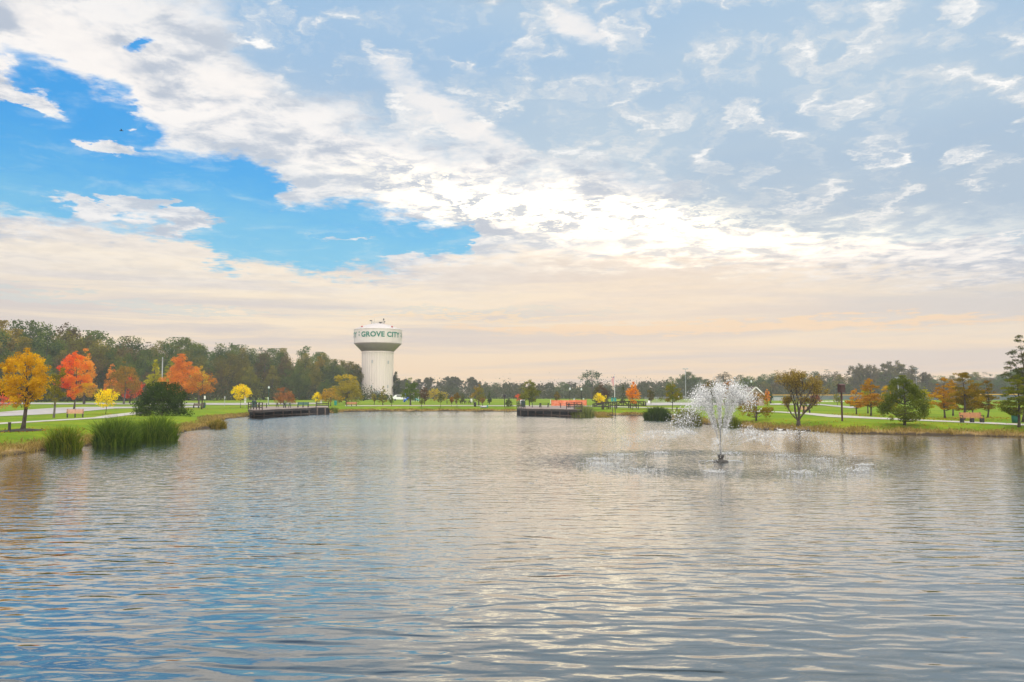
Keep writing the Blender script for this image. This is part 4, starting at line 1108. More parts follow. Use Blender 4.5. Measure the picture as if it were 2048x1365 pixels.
# mulch ring, stake, near-left details
mp = ground_at(45, 862)
mb = MB(); V = []; rng_ = np.random.default_rng(3)
K = 28
ring = [(1.35 * cos(2 * pi * i / K) * rng_.uniform(.85, 1.1), 1.9 * sin(2 * pi * i / K) * rng_.uniform(.85, 1.1)) for i in range(K)]
mb.add([(0, 0, .16)] + [(x * .5, y * .5, .10) for x, y in ring] + [(x, y, .012) for x, y in ring] + [(x * 1.02, y * 1.02, -.1) for x, y in ring],
       [(0, 1 + i, 1 + (i + 1) % K) for i in range(K)] + [(1 + i, 1 + K + i, 1 + K + (i + 1) % K, 1 + (i + 1) % K) for i in range(K)] + [(1 + K + i, 1 + 2 * K + i, 1 + 2 * K + (i + 1) % K, 1 + K + (i + 1) % K) for i in range(K)])
o = mb.build('mulch_bed', M_mulch); o.location = (mp[0], mp[1], mp[2]); tag(o, 'round bed of dark mulch under the golden maple', 'mulch')
b = ground_at(18.5, 864); mb = MB(); mb.box((0, 0, .27), (.13, .11, .62)); mb.box((0, 0, .6), (.15, .13, .05))
o = mb.build('marker_post', M_darkwood); o.location = tuple(b); tag(o, 'short dark wooden marker post beside the mulch bed', 'post')

park_bench('bench with salmon slats facing the pond on the left lawn', ground_at(150, 835.5), R(28), 1.7, M_slat_pale)
park_bench('long orange slatted bench on the right lawn under the dark gold cypress', ground_at(1944.5, 846), R(-2), 1.95, M_slat)
park_bench('bench beside the path behind the brown multi-stem tree', ground_at(1609, 826), R(150), 1.6, M_slat_pale)
park_bench('faint bench under the rusty orange maple by the parking lot', ground_at(397, 817), R(10), 1.9, M_wood)
park_bench('orange bench left of the water tower on the far shore', ground_at(703, 813), R(6), 2.2, M_slat)
trash_can('dark green trash can at the right edge by the green cypress', ground_at(2031, 847), M_green, 1.0, 'park trash cans')
trash_can('teal barrel on the lawn left of the water tower', ground_at(671, 811.5), M_teal, 1.0, 'park trash cans')
trash_can('green barrel at the foot of the white sign by the rusty maple', ground_at(408, 816), M_green, .9, 'park trash cans')
trash_can('dark low barrel beside the far shore path', ground_at(950, 814.2), M_black, .9, 'park trash cans')
sign_post('white sign on a green post by the rusty orange maple', 409, 817, 792, .30, .62, post_mat=M_green)
sign_post('small grey sign on a thin post before the dark woods', 449, 813, 793, .26, .5, M_grey, post_mat=M_grey)
def redcap(t, h):
    mb = MB(); mb.lathe([(.30, h - .03), (.32, h), (.05, h + .2)], 12); mb.build('cap', M_red, t)
    mb = MB(); mb.box((.02, -.02, h - 1.15), (.34, .02, .42)); mb.build('sign_panel', M_white, t)
sign_post('white notice sign with a red cap left of the left deck', 490, 816, 792, .42, .85, extra=redcap)
sign_post('slim white marker post rising behind the left deck', 536, 813, 795, .14, .5, post_mat=M_white)
sign_post('small white sign above the right end of the left deck railing', 642, 813, 800, .4, .8)
lamp_post('dim lamp post with a white globe against the woods behind the left deck', 537, 811, 773, group='lamp posts', mat=M_green)
lamp_post('black lamp post with white globe behind the orange barrier', 1140, 812, 775.5)
lamp_post('second lamp post with white globe just right of the orange barrier', 1163, 811, 776.5)
lamp_post('dark lamp post with white globe beside the gabled roof', 1503.5, 812, 761)
lamp_post('small distant lamp left of the second lamp post', 1148, 806, 797, depth=245)
lamp_post('small distant lamp right of the second lamp post', 1167, 806, 796.5, depth=250)

b = at_depth(323, 200)
t = thing('utility_pole', 'grey utility pole standing between two yellow green trees', 'utility pole', tuple(b))
h = CAM_H + (HOR - 715) * 200 / FPX - b[2]
mb = MB(); mb.tube([(0, 0, -.2), (0, 0, h)], [.17, .12], 10); mb.build('pole', M_grey, t)
mb = MB(); mb.box((0, -.15, h - .7), (2.2, .1, .12)); mb.build('crossarm', M_wood, t)
b = at_depth(58, 180); h = 6.5
# ------------------------------------------------------------------ decks
def deck(label, corners, z, rails, posts_n, group='fishing decks'):
    """corners: deck outline in world x,y, the pond side first from left to right"""
    c0 = np.array(corners[0]); root = thing('fishing_deck', label, 'deck', (c0[0], c0[1], 0), 0, group)
    P = [np.array(c) - c0 for c in corners]; n = len(P)
    mb = MB(); mb.add([(p[0], p[1], z) for p in P] + [(p[0], p[1], z - .07) for p in P], [tuple(range(n)), tuple(range(n, 2 * n))[::-1]] + [(i, n + i, n + (i + 1) % n, (i + 1) % n) for i in range(n)])
    mb.build('deck_boards', M_deckwood, root)
    nf = n - 2
    mb = MB()
    for i in range(nf - 1 + 0):
        a, b_ = P[i], P[i + 1]; mb.beam((a[0], a[1] + .08, z - .24), (b_[0], b_[1] + .08, z - .24), .06, .30)
    mb.build('rim_joist', M_darkwood, root)
    # skirt of upright boards down to the water, set a little behind the posts
    A, B = P[0], P[nf - 1]
    mb = MB(); m = int(np.hypot(*(B - A)) / .16)
    for i in range(m):
        p = A + (B - A) * (i + .5) / m
        mb.box((p[0], p[1] + .75, (z - .1) / 2 - .12), (.145, .04, z + .1), 0)
    mb.build('skirt', M_black, root)
    for i in range(posts_n):
        p = A + (B - A) * (i + .5) / posts_n
        mb = MB(); mb.box((p[0], p[1] + .45, z / 2 - .35), (.2, .2, z + .55)); mb.build('post', M_wood, root)
    for i in (1,):
        mb = MB(); mb.beam((A[0] + .4, A[1] + .35, .16), (B[0] - .3, B[1] + .35, .16), .06, .16); mb.build('waterline_beam', M_wood, root)
    for (i, j, f0, f1) in rails:
        a, b_ = P[i] + (P[j] - P[i]) * f0, P[i] + (P[j] - P[i]) * f1
        L = np.hypot(*(b_ - a)); k = max(2, int(round(L / 1.6)) + 1)
        mb = MB()
        for q in range(k):
            p = a + (b_ - a) * q / (k - 1); mb.box((p[0], p[1] + .1, z + .5), (.12, .12, 1.02))
        for hh, w in ((1.02, .16), (.66, .05), (.36, .05)):
            mb.beam((a[0], a[1] + .1, z + hh), (b_[0], b_[1] + .1, z + hh), w, .14 if hh < 1 else .06)
        mb.build('railing', M_darkwood, root)
    return root, c0
zd = 1.18
def dk(px, py, z=zd): return on_plane(px, py, z)
front = [dk(496, 818.6), dk(505, 820.2), dk(524, 820.2), dk(548, 818.6), dk(570, 818.0), dk(590, 817), dk(612, 816.4), dk(632, 815.0), dk(657, 815)]
back = [dk(655, 812.3), dk(512, 813.3)]
deck('dark timber fishing deck with a zigzag edge on the left shore', front + back, zd, [(0, 2, 0, 1), (7, 8, 0, 1)], 9)
front = [dk(1034, 816), dk(1050, 817.4), dk(1100, 817.8), dk(1130, 818.6), dk(1164, 819)]
back = [dk(1168, 813.5), dk(1040, 813)]
deck('long dark fishing deck on the far shore beside the grey green reeds', front + back, zd, [(0, 1, 0, 1), (3, 4, .1, 1)], 8)
def on_deck(px, py): return np.array([*on_plane(px, py, zd), zd])
trash_can('green trash can inside the left deck railing', on_deck(508, 816), M_green, 1.15, 'deck trash cans')
trash_can('green trash can at the left end of the right deck', on_deck(1046, 815), M_green, 1.15, 'deck trash cans')
G1 = 'tables and seats on the left deck'; G2 = 'tables and seats on the right deck'
picnic_table('picnic_table', 'dark picnic table beside the railing on the left deck', on_deck(525, 815.8), .25, M_darkwood, G1)
picnic_table('picnic_table', 'dark picnic table in the middle of the left deck', on_deck(562, 815.2), .05, M_darkwood, G1)
picnic_table('picnic_table', 'low dark picnic table touching the middle one on the left deck', on_deck(574, 816), .5, M_green, G1, 1.2)
park_bench('green backed bench on the right half of the left deck', on_deck(606, 815.4), .15, 1.9, M_green, G1)
picnic_table('picnic_table', 'green picnic table nearest the left end of the right deck', on_deck(1072, 815.2), 0, M_green, G2)
picnic_table('picnic_table', 'dark picnic table in the middle of the right deck', on_deck(1089, 815.4), .1, M_darkwood, G2)
picnic_table('picnic_table', 'dark picnic table before the orange barrier', on_deck(1129, 815.8), -.1, M_darkwood, G2)
picnic_table('picnic_table', 'dark picnic table at the right end of the right deck', on_deck(1146, 816), .15, M_darkwood, G2)
sign_post('pair of white notices on a post behind the right deck railing', 1045, 813, 800, .85, .95, depth=152)
sign_post('small white notice behind the middle of the orange barrier', 1136, 811, 802.5, .6, .7, depth=205)
sign_post('thin white pole at the left end of the orange barrier', 1101, 811, 799.5, .12, 1.4, depth=205, post_mat=M_white)

# orange barrier fence
b0 = at_depth(1103, 172); t = thing('barrier_fence', 'bright orange mesh barrier fence strung behind the right deck', 'barrier', tuple(b0))
mb = MB(); seg = [(1103, 172), (1121, 172), (1140, 171), (1152, 176), (1173, 176)]
pp = [at_depth(*q) - b0 for q in seg]
for i, (a, c) in enumerate(zip(pp[:-1], pp[1:])):
    K = 10
    for r in range(9):
        mb.beam((a[0], a[1], a[2] + .12 + r * .135), (c[0], c[1], c[2] + .12 + r * .135), .02, .085)
    for k in range(60):
        p = a + (c - a) * k / 60; mb.box((p[0], p[1] + .012, p[2] + .68), (.05, .015, 1.2))
mb.build('mesh_panel', M_orange, t)
for p in pp:
    mb = MB(); mb.box((p[0], p[1] + .08, p[2] + .7), (.1, .08, 1.5)); mb.build('post', M_red, t)

# row of tables / dark frames by the far path
for i, px in enumerate((899, 908, 917, 926, 935, 944)):
    picnic_table('picnic_table', ['leftmost dark picnic table of the row by the far path', 'second dark picnic table of the far row', 'dark picnic table behind the round rusty sapling',
                                  'fourth dark picnic table of the far row', 'fifth dark picnic table of the far row', 'rightmost dark picnic table under the white marker'][i], at_depth(px, 205 + (i % 2) * 5), .1 * i, M_darkwood, 'row of far picnic tables', 1.75)
sign_post('small white marker above the far row of picnic tables', 943, 810, 798, .5, .9, depth=212)

# small planked rowing boat shape and bin on the bank
b = ground_at(967, 815.5); t = thing('boat', 'upturned white skiff with a teal end on the far bank', 'boat', tuple(b), .1)
mb = MB(); mb.add([(-1.1, 0, .05), (-.7, -.4, .05), (.9, -.4, .05), (1.0, .4, .05), (-.7, .4, .05), (-.9, 0, .3), (-.6, -.25, .42), (.85, -.3, .45), (.9, .3, .45), (-.6, .25, .42)],
              [(4, 3, 2, 1, 0), (5, 6, 7, 8, 9), (0, 1, 6, 5), (1, 2, 7, 6), (2, 3, 8, 7), (3, 4, 9, 8), (4, 0, 5, 9)]); mb.build('hull', M_grey, t); t.scale = (.7, .8, .7)
mb = MB(); mb.box((1.15, 0, .3), (.3, .7, .55)); mb.box((1.15, 0, .6), (.34, .74, .06)); mb.build('stern_box', M_teal, t)

# birdhouses on posts
def martin_house(label, px, base_py, top_py, hw, hh, mat=M_darkwood, ph=M_darkwood, group='birdhouses on poles'):
    b = ground_at(px, base_py); h = CAM_H + (HOR - top_py) * b[1] / FPX - b[2]
    t = thing('birdhouse', label, 'birdhouse', tuple(b), .35, group)
    mb = MB(); mb.box((0, 0, (h - hh) / 2), (.12, .12, h - hh + .1)); mb.build('pole', ph, t)
    mb = MB(); mb.box((0, 0, h - hh * .5), (hw, hw * .8, hh * .92)); mb.box((0, 0, h - hh), (hw * 1.25, hw * 1.05, .04)); mb.box((0, 0, h - hh * .5), (hw * 1.2, hw, .04))
    o = mb.build('nest_box', mat, t)
    mb = MB(); W = hw * .68; D_ = hw * .6
    mb.add([(-W, -D_, h - .06), (W, -D_, h - .06), (W, D_, h - .06), (-W, D_, h - .06), (-W, 0, h + .08), (W, 0, h + .08)], [(0, 1, 5, 4), (2, 3, 4, 5), (0, 4, 3), (1, 2, 5), (3, 2, 1, 0)]); mb.build('roof', ph, t)
    mb = MB()
    for dx in (-.25, .25):
        for dz in (.25, .72): mb.box((dx * hw, -hw * .405, h - hh * dz), (.06, .01, .07))
    mb.build('entrance_hole', M_black, t)
    return t
M_redwood = solid('red_brown_wood', (.075, .03, .026), .8, .3, 4)
martin_house('large red brown martin house on a tall pole by the right path', 1684.5, 843, 770, .52, .72, M_redwood, M_redwood)
martin_house('small dark birdhouse on a thin pole beside the egg shaped shrub', 1009, 815, 790, .36, .5)

# two teal wood duck boxes standing in the shallows
for px, lab in ((1224.8, 'left one of two teal nest boxes on thin posts in the shallows'), (1230.6, 'right one of two teal nest boxes on thin posts in the shallows')):
    x, y = on_plane(px, 832.5); t = thing('nest_box', lab, 'nest box', (x, y, 0), 0, 'teal nest boxes'); s = y / FPX
    mb = MB(); mb.box((0, 0, 28.5 * s / 2 - .3), (.09, .09, 28.5 * s + .6)); mb.build('post', M_darkwood, t)
    mb = MB(); mb.box((0, -.02, 32.8 * s), (3.9 * s, .3, 7.2 * s)); mb.build('box', M_teal, t)
    mb = MB(); mb.box((0, -.05, 36.6 * s), (4.4 * s, .38, .04)); mb.build('lid', M_green, t)
x, y = on_plane(1060, 826.0)

# flagpole with limp flag
b = at_depth(1229.5, 200); h = CAM_H + (HOR - 750.5) * 200 / FPX - b[2]
t = thing('flagpole', 'tall flagpole with a furled red striped flag', 'flagpole', tuple(b))
mb = MB(); mb.lathe([(.08, 0), (.07, h * .5), (.04, h)], 10); mb.build('pole', M_fascia, t)
mb = MB(); mb.lathe([(.02, h), (.09, h + .06), (.09, h + .1), (.02, h + .18)], 10); mb.build('finial', M_grey, t)
def flag_mat():
    m, nt, out = new_mat('flag_cloth'); bs = nt.nodes.new('ShaderNodeBsdfPrincipled'); tc = nt.nodes.new('ShaderNodeTexCoord')
    x, y, z = sep(E(tc.outputs['Object']))
    k = mixc(sstep(E.m('SINE', x * 26.0 + z * 2.0), -.1, .1), (.50, .05, .06, 1), (.70, .66, .66, 1)); k = mixc(sstep(z, h - .75, h - .6), k, (.03, .04, .16, 1))
    nt.links.new(k.k, bs.inputs['Base Color']); bs.inputs['Roughness'].default_value = .8; nt.links.new(bs.outputs[0], out.inputs[0]); return m
V = []; F = []; NX, NZ = 9, 8
for j in range(NZ + 1):
    for i in range(NX + 1):
        u = i / NX; v = j / NZ
        V.append((-.06 - u * (.75 - .45 * abs(v - .35)), .10 * sin(u * 11 + v * 2) * (u + .2), h - .25 - v * 2.5 - u * .5 * (1 - v)))
for j in range(NZ):
    for i in range(NX): F.append((j * (NX + 1) + i, j * (NX + 1) + i + 1, (j + 1) * (NX + 1) + i + 1, (j + 1) * (NX + 1) + i))
mb = MB(); mb.add(V, F); fl = mb.build('flag', flag_mat(), t, True)
sol = fl.modifiers.new('thickness', 'SOLIDIFY'); sol.thickness = .01

# ------------------------------------------------------------------ footbridge
def footbridge():
    D = 138; s = D / FPX
    b = at_depth(1240, D); t = thing('footbridge', 'dark timber footbridge with cross-braced arched railing', 'footbridge', tuple(b))
    X = lambda px: (px - 1240) * s; Z = lambda py: CAM_H + (HOR - py) * s - b[2]
    xs_ = [1188, 1207, 1220, 1233, 1247, 1261, 1276, 1291]
    top = [808.5, 806.5, 805.2, 804.2, 803.6, 803.4, 803.6, 804]
    bot = [813.2, 813.6, 813.0, 812, 811.5, 811.5, 811.6, 811.6]
    for side, dy in (('near', 0), ('far', 2.2)):
        mb = MB()
        for a in range(7):
            mb.beam((X(xs_[a]), dy, Z(top[a])), (X(xs_[a + 1]), dy, Z(top[a + 1])), .12, .14)
            mb.beam((X(xs_[a]), dy, Z(bot[a])), (X(xs_[a + 1]), dy, Z(bot[a + 1])), .09, .12)
        mb.build('railing', M_darkwood, t)
        for a in range(8):
            mb = MB(); base = min(Z(bot[a]) - (.5 if a in (1, 2, 3, 5, 6) else .1), Z(bot[a]))
            mb.beam((X(xs_[a]), dy - .08, base), (X(xs_[a]), dy - .08, Z(top[a]) + .02), .2 if a % 2 else .15, .14); mb.build('post', M_darkwood, t)
        for a in range(7):
            mb = MB()
            if a < 4: mb.beam((X(xs_[a]) + .1, dy + .07, Z(bot[a])), (X(xs_[a + 1]) - .1, dy + .07, Z(top[a + 1])), .07, .11)
            else: mb.beam((X(xs_[a]) + .1, dy + .07, Z(top[a])), (X(xs_[a + 1]) - .1, dy + .07, Z(bot[a + 1])), .07, .11)
            mb.build('brace', M_darkwood, t)
    mb = MB()
    for a in range(7):
        mb.beam((X(xs_[a]), 1.1, Z(bot[a]) - .02), (X(xs_[a + 1]), 1.1, Z(bot[a + 1]) - .02), 2.0, .08)
    mb.build('walkway', M_deckwood, t)
footbridge()
b = ground_at(1270, 820); t = thing('fence', 'short low dark rail beside the flame orange maple', 'rail', tuple(b), 0)
for dx in (-.35, .55):
    mb = MB(); mb.box((dx, 0, .35), (.1, .1, .8)); mb.build('post', M_darkwood, t)
mb = MB(); mb.beam((-.4, 0, .5), (.6, 0, .75), .06, .08); mb.build('rail', M_darkwood, t)
for px, py, lab in ((1214, 819, 'stubby dark post on the lawn below the footbridge'), (1354, 822, 'stubby dark post beside the green maple with orange tips')):
    b = ground_at(px, py); mb = MB(); mb.box((0, 0, .25), (.14, .14, .6)); mb.box((0, 0, .56), (.17, .17, .05)); o = mb.build('post', M_darkwood); o.location = tuple(b); tag(o, lab, 'post')

# ------------------------------------------------------------------ playground
b = at_depth(811, 235); s = 235 / FPX
t = thing('play_tower', 'blue roofed play tower with a curling blue slide', 'playground', tuple(b), .2)
mb = MB()
for dx in (-.6, .6):
    for dy in (-.6, .6): mb.box((dx, dy, 1.3), (.1, .1, 2.6))
mb.build('frame', M_grey, t)
mb = MB(); mb.box((0, 0, 1.2), (1.35, 1.35, .1)); mb.build('platform', M_blue, t)
mb = MB(); mb.add([(-.85, -.85, 2.0), (.85, -.85, 2.0), (.85, .85, 2.0), (-.85, .85, 2.0), (0, 0, 2.65)], [(0, 1, 4), (1, 2, 4), (2, 3, 4), (3, 0, 4), (3, 2, 1, 0)]); mb.build('roof', M_blue, t)
mb = MB(); mb.tube([(.5 + .55 * cos(a * .9) - .3, -.9 - .45 * sin(a * .9), 1.35 - a * .32) for a in np.linspace(0, 4, 12)], .28, 10); mb.build('slide', M_blue, t)
b = at_depth(830, 238); t = thing('play_tower', 'green slide and white posts of the second play tower', 'playground', tuple(b), 0)
mb = MB()
for dx in (-.9, -.3, .4, 1.0): mb.tube([(dx, 0, 0), (dx, 0, 2.3)], .07, 6)
mb.build('frame', M_white, t)
mb = MB(); mb.beam((-.3, -.3, 1.3), (1.6, -1.2, .25), .6, .12); mb.beam((-.9, 0, 1.3), (0, 0, 1.3), .9, .1); mb.build('slide', M_teal, t)
mb = MB(); mb.box((.3, .5, .55), (2.0, .08, .5)); mb.build('play_panel', M_green, t)
b = at_depth(799, 262); t = thing('parked_van', 'small white van far off beside the playground', 'van', tuple(b), .1)
mb = MB(); mb.add([(-2.2, -.9, .45), (2.2, -.9, .45), (2.2, .9, .45), (-2.2, .9, .45), (-2.2, -.85, 1.15), (2.2, -.85, 1.15), (2.2, .85, 1.15), (-2.2, .85, 1.15), (-1.3, -.75, 1.95), (2.1, -.75, 1.95), (2.1, .75, 1.95), (-1.3, .75, 1.95)],
    [(0, 1, 5, 4), (1, 2, 6, 5), (2, 3, 7, 6), (3, 0, 4, 7), (4, 5, 9, 8), (5, 6, 10, 9), (6, 7, 11, 10), (7, 4, 8, 11), (8, 9, 10, 11), (3, 2, 1, 0)]); mb.build('body', M_white, t)
mb = MB(); mb.box((.4, -.81, 1.55), (2.6, .06, .5)); mb.build('window', M_black, t)
for x in (-1.4, 1.4):
    for y in (-.88, .88):
        mb = MB(); mb.tube([(x, y - .1, .33), (x, y + .1, .33)], .33, 12); mb.build('wheel', M_black, t)
for px, D, lab in ((728, 262, 'dark bushy shrub at the left foot of the water tower'), (757, 280, 'dark low shrubs at the middle foot of the water tower'), (773, 282, 'dark low shrub at the right foot of the water tower')):
    tree('shrub', lab, at_depth(px, D), 1.9, 2.6, .03, 'dome', DARKGREEN, int(px), cat='shrub', bush=True, cover=7, lump=.2)

# ------------------------------------------------------------------ building beyond the fountain
def gable_house():
    D = 175; s = D / FPX; b = at_depth(1511, D)
    t = thing('park_shelter', 'tan brick park building with a steep brown gabled roof', 'building', tuple(b), 0)
    Z = lambda py: CAM_H + (HOR - py) * s - b[2]
    w = 19 * s; ze = Z(792.5); zr = Z(775); L = 8.0
    mb = MB(); mb.add([(-w * .88, 0, -.2), (w * .88, 0, -.2), (w * .88, 0, ze), (0, 0, zr - .25), (-w * .88, 0, ze), (-w * .88, L, -.2), (w * .88, L, -.2), (w * .88, L, ze), (0, L, zr - .25), (-w * .88, L, ze)],
        [(0, 1, 2, 3, 4), (9, 8, 7, 6, 5), (1, 6, 7, 2), (5, 0, 4, 9), (0, 5, 6, 1)]); mb.build('wall', M_brick, t)
    mb = MB()
    for sg in (-1, 1):
        a = Vector((0, 0, zr)); e = Vector((sg * w * 1.05, 0, ze - .15)); dd = Vector((0, L + .9, 0)); o_ = Vector((0, -.45, 0)); th = Vector((0, 0, .12))
        V = [a + o_, e + o_, e + o_ + dd, a + o_ + dd, a + o_ + th, e + o_ + th, e + o_ + dd + th, a + o_ + dd + th]
        mb.add(V, [(0, 1, 2, 3), (7, 6, 5, 4), (0, 4, 5, 1), (1, 5, 6, 2), (2, 6, 7, 3), (3, 7, 4, 0)])
    roof = mb.build('roof', M_shingle, t)
    mb = MB()
    for sg in (-1, 1): mb.beam((0, -.49, zr + .04), (sg * w * 1.06, -.49, ze - .11), .05, .26)
    mb.build('fascia', M_fascia, roof)
    mb = MB(); mb.box((0, -.03, 1.1), (1.0, .06, 2.1)); mb.build('door', M_shingle, t)
    # lower wing to the left
    b2 = at_depth(1462, D + 4); t2 = thing('park_shelter', 'long low brown roofed park shelter behind the fountain spray', 'building', tuple(b2), 0)
    W = 26 * s; zt = Z(790.5) ; zz = Z(798)
    mb = MB(); mb.add([(-W, -2.6, zz), (W, -2.6, zz), (W, 2.6, zz), (-W, 2.6, zz), (-W * .6, 0, zt + .3), (W * .6, 0, zt + .3)], [(0, 1, 5, 4), (2, 3, 4, 5), (0, 4, 3), (1, 2, 5), (3, 2, 1, 0)]); r2 = mb.build('roof', M_shingle, t2)
    mb = MB(); mb.box((0, -2.63, zz), (W * 2, .05, .22)); mb.build('fascia', M_fascia, r2)
    for dx in (-.9, -.3, .3, .9):
        for dy in (-2.3, 2.3):
            mb = MB(); mb.box((dx * W, dy, zz / 2 - .1), (.25, .25, zz + .15)); mb.build('post', M_brick, t2)
gable_house()

# ------------------------------------------------------------------ ballfield fences, wheel stops, light poles
def field_fence(label, px0, px1, D0, D1, h, cap_mat, panel_mat, nposts, solid_panel=True):
    a = at_depth(px0, D0); c = at_depth(px1, D1); t = thing('field_fence', label, 'fence', tuple(a))
    K = nposts; pts = [at_depth(px0 + (px1 - px0) * i / K, D0 + (D1 - D0) * i / K) - a for i in range(K + 1)]
    mb = MB(); mc = MB()
    for p, q in zip(pts[:-1], pts[1:]):
        if solid_panel: mb.beam((p[0], p[1], p[2] + h * .47), (q[0], q[1], q[2] + h * .47), .03, h * .86)
        else:
            for r in range(5): mb.beam((p[0], p[1], p[2] + h * (.1 + .2 * r)), (q[0], q[1], q[2] + h * (.1 + .2 * r)), .02, .03)
            m = 8
            for k in range(m):
                u = p + (q - p) * k / m; mb.box((u[0], u[1], u[2] + h / 2), (.03, .02, h * .9))
        mc.beam((p[0], p[1], p[2] + h), (q[0], q[1], q[2] + h), .14, .2 if cap_mat is not M_grey else .06)
    mb.build('windscreen' if solid_panel else 'mesh_panel', panel_mat, t); mc.build('top_rail', cap_mat, t)
    for p in pts:
        mb = MB(); mb.box((p[0], p[1] + .08, p[2] + h / 2), (.09, .09, h)); mb.build('post', M_grey, t)
M_yel = solid('yellow_cap', (.80, .46, .04), .6, .1, 3)
M_screen = solid('grey_green_windscreen', (.13, .16, .16), .8, .15, .5)
field_fence('long outfield fence with grey windscreen and yellow cap before the right woods', 1542, 1765, 290, 275, 1.75, M_yel, M_screen, 14)
field_fence('yellow capped windscreen fence at the far right behind the cypresses', 1850, 2080, 265, 250, 1.9, M_yel, M_screen, 12)
field_fence('thin chain link fence across the lot beyond the footbridge', 1290, 1430, 215, 210, 1.6, M_grey, M_grey, 12, False)
for px, lab in ((1298, 'white box on a post by the chain link fence'),):
    sign_post(lab, px, 809, 801.5, .5, .9, depth=205)
b = at_depth(1561, 262); t = thing('dugout', 'small teal green dugout hut by the outfield fence', 'hut', tuple(b))
mb = MB(); mb.box((0, 0, .6), (5, 1.8, 1.2)); mb.build('wall', M_grey, t)
mb = MB(); mb.box((0, 0, 1.3), (5.4, 2.2, .14)); mb.build('roof', M_green, t)
mb = MB(); mb.box((1.9, -.95, .55), (1.1, .1, 1.1)); mb.build('door', M_teal, t)
for i, px in enumerate((1555, 1573, 1601, 1622, 1634, 1644, 1653, 1662, 1672, 1684, 1694)):
    D = 190 if i < 2 else 232
    b = at_depth(px, D); mb = MB()
    L = 1.5 if i < 2 else 1.1
    mb.add([(-L / 2, -.12, 0), (L / 2, -.12, 0), (L / 2, .12, 0), (-L / 2, .12, 0), (-L / 2 + .06, -.07, .2), (L / 2 - .06, -.07, .2), (L / 2 - .06, .07, .2), (-L / 2 + .06, .07, .2)], [(0, 1, 5, 4), (1, 2, 6, 5), (2, 3, 7, 6), (3, 0, 4, 7), (4, 5, 6, 7), (3, 2, 1, 0)])
    o = mb.build('wheel_stop', M_fascia); o.location = tuple(b + np.array([0, 0, .02]))
    tag(o, ('first', 'second', 'first', 'second', 'third', 'fourth', 'fifth', 'sixth', 'seventh', 'eighth', 'ninth')[i] + ' from the left in the far row of white wheel stops', 'wheel stop', 'white wheel stops')
    if i == 0: o['label'] = 'left one of two nearer white wheel stops beyond the orange column tree'
    if i == 1: o['label'] = 'right one of two nearer white wheel stops beyond the orange column tree'
def light_pole(label, px, top_py, D):
    b = at_depth(px, D); h = CAM_H + (HOR - top_py) * D / FPX - b[2]; t = thing('floodlight_pole', label, 'floodlight pole', tuple(b), 0, 'ballfield floodlight poles')
    mb = MB(); mb.tube([(0, 0, -.2), (0, 0, h)], [.16, .10], 8); mb.build('pole', M_grey, t)
    mb = MB(); mb.box((0, -.1, h), (2.4, .12, .12)); mb.build('crossarm', M_grey, t)
    for dx in (-1.0, -.35, .35, 1.0):
        mb = MB(); mb.box((dx, -.25, h + .2), (.38, .3, .35)); mb.build('lamp_head', M_grey, t)
light_pole('tall ballfield floodlight pole right of the thin trees above the right wood', 1833.5, 738, 380)
light_pole('short floodlight pole before the right wood near the golden cypress', 1797, 757, 300)
light_pole('tall floodlight mast rising above the trees left of the fountain', 1371.5, 739, 360)

# low picket edging along the right shore
def edging():
    A = [on_plane(px, py - 5.5, .3) for px, py in ((1715, 868.5), (1850, 872), (1960, 874), (2048, 876.5), (2140, 882))]
    a0 = A[0]; t = thing('picket_edging', 'row of low pale pickets along the right bank of the pond', 'edging fence', (a0[0], a0[1], 0), 0)
    pts = []
    for (p, q) in zip(A[:-1], A[1:]):
        L = math.dist(p, q); n = int(L / .30); pts += [(p[0] + (q[0] - p[0]) * i / n, p[1] + (q[1] - p[1]) * i / n) for i in range(n)]
    rr = random.Random(4)
    src = None
    for x, y in pts[:98]:
        if src is None:
            mb = MB(); mb.beam((0, 0, -.1), (.05, 0, .27), .035, .03); src = mb.build('picket', M_deckwood, t); o = src
        else:
            o = src.copy(); link(o, t)
        o.location = (x - a0[0], y - a0[1], tz(x, y)); o.rotation_euler = (0, rr.uniform(-.2, .35), 0)
edging()

# rocks and ducks on the right bank
def duck(label, px, py, rz, swim, body=(.10, .075, .055), s=1.0):
    x, y = on_plane(px, py, 0.0 if swim else .15); z = 0 if swim else tz(x, y) + .12
    t = thing('duck', label, 'duck', (x, y, z), rz, 'ducks by the pond')
    mb = MB(); P = [(-.26, .10, .01), (-.2, .12, .05), (-.1, .09, .10), (.05, .075, .115), (.16, .09, .09), (.21, .14, .055), (.225, .20, .038), (.235, .245, .048), (.27, .25, .04), (.30, .243, .018), (.34, .235, .008)]
    mb.tube([(p[0] * s, 0, p[1] * s) for p in P], [p[2] * s for p in P], 10); mb.build('body', solid('duck_feathers', body, .8, .4, 20), t, True)
    mb = MB(); mb.tube([(.29 * s, 0, .242 * s), (.36 * s, 0, .23 * s)], [.02 * s, .012 * s], 6); mb.build('bill', M_yel, t)
    if not swim:
        for dy in (-.03, .03):
            mb = MB(); mb.tube([(0, dy, 0), (0, dy, -.14)], .01, 5); mb.box((.03, dy, -.135), (.07, .04, .01)); mb.build('leg', M_yel, t)
duck('dark duck standing on the right bank nearest the fountain', 1533, 857, .3, False)
duck('second dark duck on the right bank', 1538.5, 858.5, 2.6, False, s=1.1)
duck('duck at the waterline left of the multi-stem tree', 1552, 860.5, .2, True)
duck('dark duck beside the pale one at the right waterline', 1563.5, 861.5, 3.4, True)
duck('pale duck swimming by the right bank', 1560, 862.5, 2.9, True, (.6, .58, .55))
duck('lone duck swimming before the water tower shore', 740, 824.6, .1, True)
